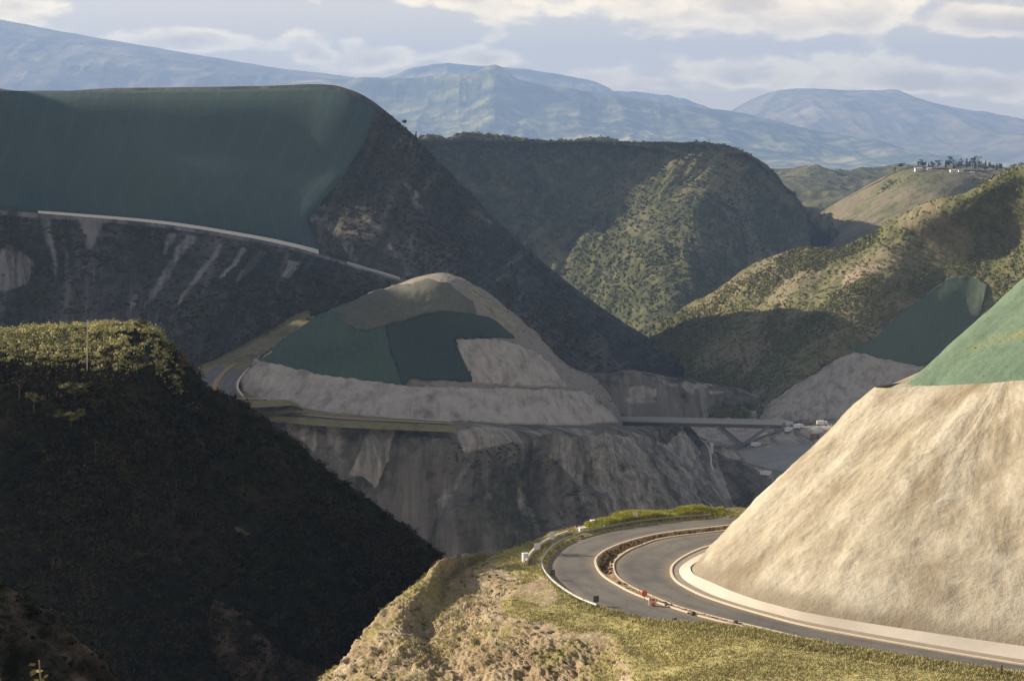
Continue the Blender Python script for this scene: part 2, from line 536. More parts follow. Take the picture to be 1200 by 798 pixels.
# 1. dark scrub hill close by on the left
r1 = R([(-300,410,362),(0,404,360),(60,396,358),(110,392,356),(172,396,354),(204,418,352),(250,470,352),(330,520,354),(400,572,356),(450,609,358),(500,646,360),(540,682,362),(620,752,366)])
r2 = R([(-300,416,322),(0,412,321),(60,414,320),(110,416,320),(172,420,324),(198,438,334),(240,480,341),(318,528,343),(388,580,345),(438,616,347),(488,654,349),(528,688,351),(605,760,355)])
r3 = R([(-300,520,309),(0,520,308),(60,525,307),(110,530,308),(170,540,312),(210,555,323),(250,580,326),(310,610,330),(370,645,333),(420,675,336),(465,705,338),(505,735,340),(580,800,345)])
r4 = R([(-300,680,297),(0,680,296),(60,690,296),(110,695,298),(160,700,308),(200,710,311),(240,725,314),(290,745,318),(345,770,322),(390,790,325),(430,810,328),(470,830,331),(550,880,336)])
r5 = bk(r4, -14, -20); r6 = bk(r4, -30, -45); r7 = bk(r4, -50, -75)
def d_near(s):
    return (1.9 * fbm(s.P * .06, 5, 3) + gul(s, 9, 1.6, 4) * fade(s, 2.2, 3.2) + .5 * fbm(s.P * .35, 3, 8)) * sstep(.3, 1.2, s.vv)
r1, r2, r3, r4 = [r * 1.10 for r in (r1, r2, r3, r4)]
r5 = bk(r4, -14, -20); r6 = bk(r4, -30, -45); r7 = bk(r4, -50, -75)
LN = Loft([bk(r1, 45, -40), r1, r2, r3, r4, r5, r6, r7], 460, 420, d_near)
px, py = proj(LN.P)
jx = px + 6 * fbm(LN.P * .12, 3, 2); jy = py + 6 * fbm(LN.P * .12, 3, 9)
mk = inpoly(jx, jy, [(196,632),(205,640),(224,672),(214,676),(203,655)]) | inpoly(jx, jy, [(250,700),(285,715),(320,760),(390,790),(370,830),(290,810),(250,770),(240,730)]) \
   | inpoly(jx, jy, [(272,612),(290,625),(286,630),(274,620)])
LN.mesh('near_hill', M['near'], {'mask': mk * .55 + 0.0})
tag(LN.obj, kind='structure')

# brown spur in the bottom left corner and the slope the camera stands on
rs = R([(-120,640,150),(-40,690,150),(20,732,150),(62,762,150),(95,800,150),(130,850,150)])
LS = Loft([bk(rs, 40, -40), bk(rs, 6, -3), rs, bk(rs, -12, -10), bk(rs, -28, -30), bk(rs, -45, -60)], 160, 120, lambda s: 1.5 * fbm(s.P * .1, 5, 31) + .5 * fbm(s.P * .5, 4, 32))
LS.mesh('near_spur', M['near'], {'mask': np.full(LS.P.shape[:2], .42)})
tag(LS.obj, kind='structure')
rows = []
for y, z in ((-60, 4), (-20, 0), (-3, -1.7), (4, -2.0), (9, -4.2), (14, -6.5), (30, -15), (60, -34), (95, -62), (120, -90)):
    rows.append(np.array([[x, y + .05 * abs(x), z - .02 * abs(x)] for x in (-160, -90, -45, -15, 0, 15, 45, 90, 160)], float))
LC = Loft(rows, 220, 160, lambda s: .5 * fbm(s.P * .12, 4, 41) * sstep(3, 12, np.hypot(s.P[..., 0], s.P[..., 1])) - .0)
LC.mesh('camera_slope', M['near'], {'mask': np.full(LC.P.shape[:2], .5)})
tag(LC.obj, kind='structure')

# 2. the big hill with the green cover, the left road bench and the scree below it
cr2 = R([(-400,-10,1440),(-170,47,1480),(0,108,1500),(150,108,1500),(300,106,1490),(375,104,1482),(408,109,1472),(440,125,1468),(490,167,1485),(540,217,1505),(600,277,1530),(650,322,1550),(720,374,1580),(790,417,1600),(860,462,1620)])  # left end out of view, raised to throw shade over the scree
rd2 = R([(-400,225,1380),(-170,238,1400),(0,249,1410),(100,256,1412),(200,265,1408),(290,279,1403),(340,289,1399),(375,298,1390),(420,312,1352),(470,327,1335),(530,350,1335),(580,380,1345),(640,425,1370),(700,462,1400),(760,500,1430)])
lo2 = R([(-400,330,1300),(-170,330,1305),(0,332,1312),(100,337,1302),(190,345,1290),(260,350,1280),(310,352,1277),(350,352,1277),(400,352,1282),(455,360,1287),(520,385,1290),(570,415,1300),(630,455,1330),(690,490,1360),(750,530,1390)])
lw2 = R([(-400,450,1230),(-170,450,1235),(0,450,1240),(90,452,1228),(170,452,1214),(230,450,1202),(280,445,1200),(320,440,1205),(380,425,1215),(440,415,1225),(510,430,1235),(560,460,1250),(620,500,1280),(680,540,1310),(740,580,1350)])
md2 = .5 * (cr2 + rd2); md2[:, 1] += 4; md2[:, 2] += 2
rdo = bk(rd2, -15, 0.0)
def d_big(s):
    net = sstep(2.9, 3.05, s.vv) * (1 - sstep(4.95, 5.0, s.vv))
    right = sstep(.44, .5, s.uu + .06 * (s.vv - 4))
    low = sstep(6.05, 6.5, s.vv)
    rough = gul(s, 26, 9, 6, .7) + 3.5 * fbm(s.P * .02, 5, 12) + 1.2 * fbm(s.P * .09, 3, 13)
    a = net * right * (rough * .5) * sstep(3.0, 3.4, s.vv) * (1 - sstep(4.6, 5.0, s.vv)) + net * (1 - right) * .5 * fbm(s.P * .01, 3, 14)
    qx, qy = proj(s.P)
    xb = np.interp(qy, [103, 130, 165, 210, 240, 250, 297], [432, 445, 429, 406, 376, 367, 380])
    ledge = np.exp(-((qx - xb - 9) / 6.0) ** 2) * net * (1.6 + 4.0 * fbm(s.P * .06, 4, 16)) * sstep(3.0, 3.25, s.vv) * (1 - .75 * sstep(3.7, 4.1, s.vv)) * (1 - sstep(4.5, 4.9, s.vv))
    a = a + ledge
    ridge = right * 2.5 * fbm(s.P * .03, 4, 15) * sstep(1.6, 2.6, s.vv)
    return a + low * rough + ridge * (1 - sstep(4.6, 5.0, s.vv))
top2 = cr2 * (1 + np.where(cr2[:, 0] < -60, 215, 150) / cr2[:, 1])[:, None] + np.array([0, 0, -9.])  # hidden flat top carried back to cast shade on the right hill
LB = Loft([bk(top2, 160, -150), top2, .5 * (top2 + cr2) + np.array([0, 0, -.5]), cr2 + np.array([0, 0, -1.5]), md2, rd2, rdo, lo2, lw2, bk(lw2, -60, -90)], 640, 420, d_big,
          tcol=np.concatenate([np.linspace(0, 2.9, 60, endpoint=False), np.linspace(2.9, 5, 170, endpoint=False), np.linspace(5, 6, 16, endpoint=False), np.linspace(6, 9, 214)]) )
px, py = proj(LB.P)
jx = px + 5 * fbm(LB.P * .03, 4, 2); jy = py + 5 * fbm(LB.P * .03, 4, 9)
scree = [[(38,250),(58,252),(72,312),(66,328),(54,290)], [(90,255),(128,262),(110,290),(97,295)],
    [(212,272),(244,276),(216,302),(198,332),(172,360),(158,366),(176,330),(196,298)], [(260,284),(270,288),(242,324),(206,358),(192,362),(224,325)],
    [(283,288),(295,292),(264,324),(253,324)], [(298,288),(322,295),(292,322),(270,338),(276,320)], [(332,302),(362,306),(342,328),(328,324)],
    [(5,285),(50,305),(42,335),(0,345),(-40,330)], [(188,270),(208,272),(196,300),(188,296)], [(150,340),(162,345),(158,372),(150,368)]]
face = [[(372,236),(402,268),(424,312),(414,314),(394,280),(362,250)], [(402,222),(442,264),(468,300),(484,322),(474,324),(453,290),(428,262)],
    [(360,244),(384,234),(378,266),(362,262)], [(560,250),(580,262),(574,270),(558,262)], [(605,320),(622,330),(612,338),(600,330)], [(470,210),(490,222),(500,250),(486,246)]]
mk = np.zeros(px.shape)
for q in scree:
    q = np.array(q, float); cq = q.mean(0)
    q = [(cq[0] + (x - cq[0]) * .98 - (y - cq[1]) * .0 + (x - (cq[0] - (y - cq[1]) * .55)) * -.35, y) for x, y in q] if q[0, 0] > 130 else [(cq[0] + (x - cq[0]) * .75, y) for x, y in q]
    mk = np.maximum(mk, inpoly(jx, jy, q) * .68)
for q in face: mk = np.maximum(mk, inpoly(jx, jy, q) * .42)
mk[(LB.vv > 5) & (LB.vv < 6.05)] = .75
mk_b = soft(mk, 5)
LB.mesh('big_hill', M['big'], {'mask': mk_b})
tag(LB.obj, kind='structure')
BV_B = LB.bvh(2)

# 3. the mound in the middle, its bench and the cliff under it
b3 = R([(318,408,1200),(296,430,1135),(284,450,1092),(292,466,1070),(320,477,1058),(370,485,1052),(430,491,1048),(530,495,1050),(620,499,1066),(695,497,1110),(722,494,1180),(728,490,1260)])
m3 = R([(372,372,1195),(350,388,1146),(318,412,1112),(326,420,1098),(352,430,1092),(398,440,1089),(450,449,1086),(535,452,1090),(610,455,1104),(655,448,1150),(690,450,1200),(706,452,1270)])
u3 = R([(410,358,1205),(392,362,1168),(376,370,1146),(384,376,1136),(402,380,1130),(435,382,1126),(470,384,1126),(530,385,1128),(588,395,1142),(632,412,1175),(660,425,1215),(672,432,1262)])
t3 = R([(440,346,1220),(434,348,1196),(430,350,1180),(440,348,1172),(455,344,1166),(470,339,1162),(488,333,1160),(520,329,1158),(552,340,1166),(590,364,1190),(622,392,1220),(636,404,1258)])
def d_mound(s):
    return (.9 * fbm(s.P * .03, 4, 51) + gul(s, 12, .9, 52)) * sstep(1.0, 1.5, s.vv) * (1 - sstep(3.6, 4, s.vv)) + sstep(.6, .72, s.uu) * 3.0 * fbm(s.P * .06, 5, 53) * (1 - sstep(3.6, 4, s.vv))
t4 = t3 * (1 + 62 / t3[:, 1])[:, None] + np.array([0, 0, -.6])  # hidden top carried back to shade the valley yard
LM = Loft([bk(t4, 60, -50), t4, t3, u3, m3, b3, bk(b3, -2, -14)], 360, 260, d_mound)
px, py = proj(LM.P)
jx = px + 4 * fbm(LM.P * .05, 3, 2); jy = py + 4 * fbm(LM.P * .05, 3, 9)
mk = inpoly(jx, jy, [(290,420),(330,388),(372,364),(376,376),(335,402),(300,420)]) | inpoly(jx, jy, [(440,352),(500,326),(522,328),(508,334),(470,342)]) | inpoly(jx, jy, [(520,336),(556,336),(600,372),(612,392),(596,392),(560,350)])  # yellow lines along the edges paint in low sunlight, with pale ridge soil
LM.mesh('mound', M['mound'], {'mask': soft(mk * .7, 2)})
tag(LM.obj, kind='structure')
BV_M = LM.bvh(1)

e3 = R([(215,440,1150),(246,452,1108),(272,470,1062),(310,484,1040),(370,491,1034),(430,497,1030),(530,502,1032),(620,507,1046),(700,505,1092),(752,503,1165),(778,501,1250),(790,500,1300)])
i3 = R([(330,400,1260),(312,410,1200),(300,440,1120),(302,462,1075),(330,473,1066),(380,481,1060),(440,487,1056),(530,491,1058),(620,497,1074),(695,498,1120),(722,499,1190),(730,499,1290)])
c3 = R([(205,520,1140),(238,525,1085),(262,535,1040),(300,548,1018),(360,560,1010),(440,568,1004),(535,570,1002),(640,560,1015),(725,548,1062),(775,532,1140),(796,517,1225),(808,508,1290)])
d3 = R([(205,640,1110),(232,645,1060),(256,650,1020),(290,660,995),(350,665,985),(430,660,978),(535,650,975),(660,630,985),(755,608,1030),(812,585,1100),(822,552,1190),(830,528,1270)])
f3 = R([(205,860,1060),(232,860,1020),(250,860,985),(285,860,960),(340,860,945),(420,850,935),(535,840,930),(670,780,945),(780,700,1000),(840,640,1075),(846,580,1170),(850,545,1260)])
def d_cliff(s):
    a = sstep(1.12, 1.5, s.vv)
    return a * (gul(s, 22, 17, 61, .8) * (1 - .5 * sstep(.62, .8, s.uu)) + 5 * fbm(s.P * .022, 5, 62) + 3.4 * fbm(np.stack([s.P[..., 0], s.P[..., 1], s.P[..., 2] * .55], -1) * .07, 5, 63, .58, True)) + .35 * fbm(s.P * .08, 3, 64) * (1 - a)
LK = Loft([i3, e3, c3, d3, f3], 560, 380, d_cliff)
px, py = proj(LK.P)
jx = px + 10 * fbm(LK.P * .035, 4, 2); jy = py + 10 * fbm(LK.P * .035, 4, 9)
mk = np.zeros(px.shape)
for q, w in (([(436,500),(462,500),(455,540),(440,575),(425,560),(405,556),(425,520)], .85), ([(330,488),(372,494),(368,530),(352,520),(335,505)], .7), ([(380,494),(410,498),(402,545),(385,525)], .5),
             ([(530,500),(720,505),(800,520),(850,575),(868,600),(700,640),(672,560),(640,535),(600,522),(540,530)], .52), ([(540,540),(552,540),(520,600),(505,620),(500,600)], .45), ([(598,560),(620,580),(640,620),(625,640),(600,600)], .4), ([(800,500),(812,520),(860,585),(850,600),(800,555),(780,520)], .7)):
    mk = np.maximum(mk, inpoly(jx, jy, q) * w)
mk_k = soft(mk, 5)
LK.mesh('cliff', M['cliff'], {'mask': mk_k, 'verge': (1 - sstep(.98, 1.04, LK.vv + .04 * fbm(LK.P * .2, 3, 5))) * (1 - sstep(.5, .6, LK.uu))})
tag(LK.obj, kind='structure')
BV_K = LK.bvh(2)

# 4. valley bottom beyond, gravel banks and the slope at the right of the bridge
va = R([(640,497,1420),(700,494,1400),(760,494,1390),(830,496,1360),(900,497,1330),(980,496,1310),(1100,490,1300)])
vb = R([(690,520,1290),(740,520,1280),(790,522,1262),(838,524,1250),(872,523,1247),(935,502,1240),(1100,500,1235)])
vc = R([(760,560,1190),(790,560,1185),(820,558,1180),(850,552,1175),(890,537,1185),(960,524,1190),(1100,512,1190)])
vd = R([(800,600,1120),(820,602,1118),(845,600,1110),(872,585,1100),(915,560,1090),(980,548,1080),(1100,530,1070)])
ve = R([(840,680,1000),(850,680,1000),(870,660,1000),(900,630,1000),(950,610,1000),(1010,590,1000),(1100,570,1000)])
LV = Loft([bk(va, 200, -8), va, vb, vc, vd, ve], 260, 220, lambda s: 1.4 * fbm(s.P * .03, 4, 71) + .5 * fbm(s.P * .12, 3, 72))
px, py = proj(LV.P)
jx = px + 4 * fbm(LV.P * .05, 3, 2); jy = py + 3 * fbm(LV.P * .05, 3, 9)
mk = np.full(px.shape, .70)
mk[inpoly(jx, jy, [(838,530),(875,545),(905,560),(880,610),(860,590),(848,560)])] = .12
LV.mesh('valley_floor', M['cliff'], {'mask': soft(mk, 2)})
tag(LV.obj, kind='structure')
BV_V = LV.bvh(1)
ga = R([(560,500,1380),(620,452,1400),(680,440,1415),(740,436,1425),(790,442,1435),(850,455,1440),(920,470,1445)])
LG = Loft([bk(ga, 120, -30), ga, bk(ga, -35, -14), bk(ga, -70, -34), bk(ga, -110, -60)], 220, 120, lambda s: 3 * fbm(s.P * .02, 5, 73) + gul(s, 8, 3, 74))
LG.mesh('gravel_bank', M['cliff'], {'mask': soft(.08 + .5 * (fbm(LG.P * .025, 5, 75) > .08), 3)})
tag(LG.obj, kind='structure')

# 5. the sunlit hill on the right, going down into the valley
cr5 = R([(752,402,1700),(775,384,1690),(800,364,1680),(850,337,1665),(900,309,1650),(950,297,1640),(1000,292,1620),(1050,270,1590),(1100,246,1560),(1150,224,1530),(1200,202,1500),(1300,158,1450),(1450,100,1380)])
ml5 = R([(760,425,1640),(785,415,1625),(815,400,1608),(865,385,1590),(915,362,1568),(965,345,1548),(1015,325,1532),(1070,318,1545),(1120,312,1550),(1170,298,1545),(1230,280,1500),(1330,240,1400),(1480,190,1330)])
lo5 = R([(745,452,1570),(775,455,1550),(805,460,1525),(840,462,1500),(875,458,1478),(915,450,1450),(960,438,1428),(1010,428,1428),(1060,420,1448),(1110,405,1478),(1180,380,1495),(1280,340,1470),(1430,290,1420)])
ft5 = R([(720,475,1500),(755,485,1475),(790,492,1440),(825,497,1405),(860,498,1370),(895,497,1345),(930,497,1330),(980,496,1325),(1030,492,1345),(1090,480,1375),(1160,460,1390),(1260,430,1380),(1420,400,1340)])
def d_e(s):
    sm = 1 - sstep(.55, .62, s.uu) * sstep(2.2, 2.6, s.vv) * .8
    return sstep(.8, 1.6, s.vv) * sm * (gul(s, 13, 9, 81, .7) + 7 * fbm(s.P * .014, 6, 82)) + 2.0 * fbm(s.P * .05, 4, 83) * sm
LE = Loft([bk(cr5, 220, -150), bk(cr5, 40, -14), cr5, ml5, lo5, ft5, bk(ft5, -40, -30)], 520, 360, d_e)
px, py = proj(LE.P)
jx = px + 6 * fbm(LE.P * .03, 4, 2); jy = py + 6 * fbm(LE.P * .03, 4, 9)
mk = inpoly(jx, jy, [(990,322),(1000,310),(1030,308),(1032,318),(1004,325),(988,348),(984,340)]) * .8
mk = np.maximum(mk, inpoly(jx, jy, [(860,500),(905,470),(955,440),(1000,408),(985,430),(940,470),(900,498)]) * .5)
LE.mesh('right_hill', M['ehill'], {'mask': soft(mk, 4)})
tag(LE.obj, kind='structure')
BV_E = LE.bvh(2)

# 6. the flat-topped plateau behind, cut by gullies
cr6 = R([(330,176,2700),(430,172,2670),(510,172,2640),(600,173,2625),(700,175,2600),(760,176,2585),(800,178,2570),(856,181,2570),(892,199,2600),(920,231,2640),(950,263,2690),(985,294,2740),(1040,335,2790)])
md6 = R([(330,260,2640),(430,258,2625),(520,262,2610),(610,265,2590),(680,262,2560),(735,256,2518),(785,250,2480),(830,252,2472),(870,266,2535),(908,287,2605),(944,306,2660),(985,325,2710),(1040,350,2760)])
lo6 = R([(330,400,2570),(430,400,2555),(530,400,2540),(630,392,2515),(680,378,2455),(730,352,2385),(775,345,2325),(815,345,2320),(860,350,2405),(904,355,2490),(945,360,2560),(985,365,2620),(1040,370,2690)])
def d_p(s):
    return sstep(1.15, 1.7, s.vv) * (gul(s, 15, 40, 91, .8) + 16 * fbm(s.P * .006, 5, 92) + 5 * fbm(s.P * .02, 4, 94)) + 3.0 * fbm(s.P * .03, 4, 93) * sstep(.6, 1, s.vv)
LP = Loft([bk(cr6, 900, -60), bk(cr6, 60, -1), cr6, md6, lo6, bk(lo6, -120, -90)], 520, 300, d_p)
LP.mesh('plateau', M['plateau'], {'mask': np.zeros(LP.P.shape[:2])})
tag(LP.obj, kind='structure')

# 7. the grassy hill with the hamlet, small hills further back, the plain
cr7 = R([(890,330,2960),(925,285,2920),(955,257,2880),(1000,228,2840),(1040,207,2800),(1062,198,2780),(1095,196,2770),(1130,199,2780),(1165,201,2800),(1210,203,2830),(1320,200,2880)])
lo7 = R([(870,345,2830),(910,335,2760),(950,320,2690),(990,305,2620),(1040,295,2560),(1080,290,2530),(1115,285,2510),(1150,282,2500),(1190,278,2500),(1230,275,2500),(1340,270,2500)])
md7 = .5 * (cr7 + lo7)
def d_f(s):
    return sstep(1.1, 1.6, s.vv) * (gul(s, 9, 3, 101, .6) + 12 * fbm(s.P * .006, 5, 102)) + 1.5 * fbm(s.P * .02, 3, 103)
LF = Loft([bk(cr7, 420, -70), bk(cr7, 60, -7), cr7, md7, lo7, bk(lo7, -120, -120)], 320, 200, d_f)
LF.mesh('hamlet_hill', M['fhill'], {'mask': np.zeros(LF.P.shape[:2])})
tag(LF.obj, kind='structure')
BV_F = LF.bvh(1)
rows = []
for D, pyy in ((5600, 205), (5000, 203), (4500, 216), (4000, 236), (3600, 262), (3300, 292)):
    rows.append(R([(x, pyy, D) for x in (600, 760, 840, 880, 920, 960, 1000, 1040, 1080, 1160, 1320)]))
LH = Loft(rows, 300, 220, lambda s: 55 * fbm(s.P * .0022, 5, 111, .5, True) * sstep(.2, 2, s.vv) - 6)
LH.mesh('valley_hills', M['plateau'], {'mask': np.zeros(LH.P.shape[:2])})
tag(LH.obj, kind='structure')

ang = np.radians(np.linspace(-75, 75, 160))
rad = np.concatenate([np.linspace(1, 900, 12), np.geomspace(1000, 62000, 180)])
A, Rr = np.meshgrid(ang, rad)
X, Y = Rr * np.sin(A), Rr * np.cos(A) - 400
Z = -345 + 150 * sstep(3000, 7000, Rr) - 260 * sstep(8000, 20000, Rr) + 12 * fbm(np.stack([X, Y, X * 0], -1) * .0012, 4, 121)
GP = np.stack([X, Y, Z], -1)
i = np.arange(GP.shape[0] * GP.shape[1]).reshape(GP.shape[:2])
q = np.stack([i[:-1, :-1], i[:-1, 1:], i[1:, 1:], i[1:, :-1]], -1).reshape(-1, 4)
gr = np_mesh('ground', GP, q[:, ::-1], M['plain'], None, True)
tag(gr, kind='structure')

# 8. mountains
KM = 2.5
def mountain(name, crest, prof, nu, nv, amp, fq, seed, mat):
    rows = []
    amp, fq = amp * KM, fq / KM
    cr = R(crest) * KM
    for dy, drop in prof:
        r = cr.copy(); r[:, 1] += dy * KM
        r[:, 2] = np.maximum(r[:, 2] * (1 - drop) + (-190 * 2.1) * drop, -520)
        rows.append(r)
    L = Loft(rows, nu, nv, lambda s: sstep(1.6, 3.2, s.vv) * amp * (1.0 * fbm(np.stack([s.P[..., 0], s.P[..., 1] * .35, s.P[..., 2] * .35], -1) * fq, 6, seed, .52, True) + .4 * fbm(s.P * fq * .5, 3, seed + 3))
             + amp * .06 * fbm(s.P * fq * 6, 3, seed + 7))
    L.mesh(name, mat); tag(L.obj, kind='structure')
    return L
mountain('middle_mountain', [(200,120,8700),(330,98,8600),(420,91,8500),(480,91,8450),(520,88,8420),(548,89,8400),(564,82,8390),(579,76,8380),(594,83,8390),(612,95,8400),(670,106,8400),(720,113,8420),(780,122,8450),(870,134,8500),(940,150,8550),(1010,166,8600),(1080,186,8700),(1180,205,8800)],
         [(1400, .9), (500, .3), (0, 0), (-220, .22), (-600, .5), (-1300, .82), (-2300, 1.02)], 560, 320, 46, .0024, 131, M['far_l'])
mountain('flat_mountain', [(400,110,11200),(450,92,11100),(485,80,11000),(520,78,11000),(580,79,11000),(640,86,11000),(680,94,11000),(705,103,11000),(712,109,11000),(760,117,11100),(860,140,11300),(950,170,11500)],
         [(1800, .4), (600, .04), (0, 0), (-120, .15), (-700, .4), (-1800, .9)], 260, 160, 90, .0013, 141, M['far_r'])
mountain('left_mountain', [(-500,60,9800),(-200,26,9700),(-60,18,9600),(0,26,9600),(50,36,9600),(110,46,9600),(180,58,9650),(250,70,9700),(330,82,9800),(400,90,9900),(470,104,10000),(560,130,10200)],
         [(2200, .5), (900, .05), (0, 0), (-700, .22), (-1000, .42), (-1500, .7), (-2600, 1.0)], 360, 220, 70, .0013, 151, M['far_r'])
mountain('right_mountain', [(760,190,12600),(820,160,12500),(870,129,12400),(900,112,12300),(930,105,12200),(985,107,12200),(1050,117,12200),(1120,131,12300),(1180,139,12300),(1260,146,12400),(1400,150,12500),(1600,165,12800)],
         [(2500, .6), (1000, .08), (0, 0), (-500, .14), (-1200, .35), (-2200, .7), (-3400, .98)], 380, 240, 95, .0011, 161, M['far_r'])

# 9. unseen hill added at the left, its crest notched to shape the valley shade
hx = [W(-1500, 500, 150), W(-1150, 800, 190), W(-900, 1080, 225), W(-770, 1250, 240), W(-760, 1375, 215), W(-760, 1450, 205), W(-760, 1482, 105), W(-770, 1508, 120), W(-790, 1560, 275), W(-900, 1750, 230), W(-1000, 1900, 120), W(-1200, 2200, 100)]
hx = np.array(hx)
def hl(dx, dz):
    r = hx.copy(); r[:, 0] += dx; r[:, 2] += dz
    return r
LL = Loft([hl(-500, -350), hl(-150, -90), hl(0, 0), hl(90, -80), hl(190, -190), hl(330, -330), hl(380, -480)], 360, 200, lambda s: 5 * fbm(s.P * .01, 5, 171))
LL.mesh('unseen_shade_hill', M['big'], {'mask': np.zeros(LL.P.shape[:2])})
tag(LL.obj, kind='structure')

# ------------------------------------------------------------------ the near road
ZR = -71.0
def pl(pts, z=ZR): return np.array([UZ(x, y, z) for x, y in pts])
OUT = pl([(1000,596),(846,607),(760,614),(697,626),(665,637),(648,650),(641,664),(650,680),(672,697),(701,710.5),(770,732),(846,752.5),(1000,784),(1168,811),(1400,842)])
MO = pl([(1000,600.5),(843,617),(783,624),(746,631.5),(720,640),(704,648.5),(697.5,658),(705,673),(726,687),(754,700),(817,721),(900,741.5),(1000,763),(1200,792),(1400,818)])
MI = pl([(1000,605),(840,623),(777,631),(750,639.5),(736,645.5),(725,653),(719,661),(722,674),(736,685.5),(760,697),(806,714.5),(900,738),(1000,759.5),(1200,788),(1400,813)])
IN = pl([(1000,618),(860,634),(830,640.5),(814,646),(797,655),(787,665),(789,677),(803,688),(834,702),(900,722),(977,740),(1200,779),(1400,806)])
AP0 = pl([(1000,623),(870,638),(836,644.5),(820,650),(805,658),(796,667),(800,677.5),(817,688.5),(846,701),(900,717),(977,734.5),(1200,773),(1400,800)])
AP1 = pl([(1000,627),(880,640),(845,645.5),(828,651),(816,658.5),(809,665),(814,673.5),(831,681),(860,693.5),(900,706.5),(977,723.5),(1200,757),(1400,782)], ZR + 1.2)

def arc(P, n):
    Q = crv(P, n * 6)
    d = np.concatenate([[0], np.cumsum(np.linalg.norm(np.diff(Q, axis=0), axis=1))])
    t = np.linspace(0, d[-1], n)
    return np.stack([np.interp(t, d, Q[:, k]) for k in range(3)], -1), d[-1]

def strip(a, b, n, m, name, mat, dz=0.0, edge=None, crown=0.0):
    """paved strip between two lines; the lines are matched point by point"""
    A, B = crv(a, n), crv(b, n)
    f = np.linspace(0, 1, m)[:, None, None]
    P = A[None] * (1 - f) + B[None] * f
    P[..., 2] += dz + crown * np.sin(np.pi * f[..., 0])
    L = Loft.__new__(Loft); L.nv, L.nu = m, n; L.flip(P)
    if L.N[..., 2].mean() < 0: L.sgn *= -1
    L.um = np.zeros((m, n)); L.vm = np.zeros((m, n))
    e = np.abs(f[..., 0] * 2 - 1).repeat(n, 1)
    return L.mesh(name, mat, {'edge': e}), L

# bed below everything on the terrace of the road
ro, LR1 = strip(OUT, MO, 300, 15, 'road', M['asph'])
tag(ro, kind='structure')
IN15 = crv(IN, 300); 
def same(a, n=15): return crv(a, n)
ro, LR2 = strip(crv(MI, 300), crv(IN, 300), 300, 15, 'road', M['asph'])
tag(ro, kind='structure')

def sweep(line, prof, n, name, mat, parent=None, closed=True, ends=True):
    """profile (offset to the left of travel, height) swept along a plan line"""
    A, _ = arc(line, n)
    T = np.gradient(A, axis=0); T[:, 2] = 0
    T /= np.linalg.norm(T, axis=1, keepdims=True)
    Nn = np.stack([-T[:, 1], T[:, 0], T[:, 0] * 0], -1)
    pr = np.array(prof, float)
    P = A[:, None] + Nn[:, None] * pr[None, :, :1]
    P[..., 2] += pr[None, :, 1]
    m = len(pr)
    i = np.arange(n * m).reshape(n, m)
    j = np.roll(i, -1, 1) if closed else None
    if closed:
        q = np.stack([i[:-1], i[1:], j[1:], j[:-1]], -1).reshape(-1, 4)
    else:
        q = np.stack([i[:-1, :-1], i[1:, :-1], i[1:, 1:], i[:-1, 1:]], -1).reshape(-1, 4)
    V = P.reshape(-1, 3)
    if closed and ends:
        bmx = None
        c0, c1 = len(V), len(V) + 1
        V = np.vstack([V, P[0].mean(0), P[-1].mean(0)])
        e0 = np.stack([i[0], j[0], np.full(m, c0), np.full(m, c0)], -1)
        e1 = np.stack([j[-1], i[-1], np.full(m, c1), np.full(m, c1)], -1)
        # degenerate quads would be dropped, so the caps are kept as thin fans of quads
        caps = []
        for e, c in ((i[0], c0), (i[-1], c1)):
            for a in range(0, m - 1, 2):
                caps.append([e[a], e[(a + 1) % m], e[(a + 2) % m], c])
        q = np.vstack([q, np.array(caps)])
    return np_mesh(name, V, q, mat, parent, False, {'mask': np.zeros(len(V))}, np.zeros((len(V), 2)))

def kerb(line, name, w=.45, h=.16, n=260):
    o = sweep(line, [(-w/2, -.3), (-w/2, h), (w/2, h), (w/2, -.3)], n, name, M['kerb'])
    return tag(o, kind='structure')
kerb(MO, 'kerb', .3); kerb(MI, 'kerb', .25); kerb(IN, 'kerb', .38, .17)
# gutter between the inner kerb and the white apron, and the apron itself
g, _ = strip(IN, AP0, 260, 4, 'gutter', M['gut'], .02); tag(g, kind='structure')
a, _ = strip(AP0, AP1, 260, 5, 'drain_apron', M['apron'], .03); tag(a, kind='structure')

# median: dusty soil, deepest where the drain ditch has been dug along the bend and beyond
n, m = 420, 13
A, B = crv(MO, n), crv(MI, n)
f = np.linspace(0, 1, m)[:, None]
P = A[None] * (1 - f[..., None]) + B[None] * f[..., None]
s_ = np.linspace(0, 14, n)[None]
ditch = (1 - sstep(6.2, 7.2, s_)) * np.exp(-((f - .5) / .27) ** 4)
P[..., 2] += .12 - 1.0 * ditch + .10 * fbm(P * 1.1, 4, 201) * np.sin(np.pi * f) * 1.5
L = Loft.__new__(Loft); L.nv, L.nu = m, n; L.flip(P)
if L.N[..., 2].mean() < 0: L.sgn *= -1
L.um = np.zeros((m, n)); L.vm = np.zeros((m, n))
k = NT('median_soil'); p = k.pos()
M['med'] = k.out(k.ramp(k.noise(p, 1.1, 6, .7), [(.32, (.20, .125, .065)), (.5, (.34, .235, .135)), (.68, (.47, .35, .22))]), k.bump(k.noise(p, 4, 5, .7), .15, 1))
LMED = L
L.mesh('median_strip', M['med']); tag(L.obj, kind='structure')

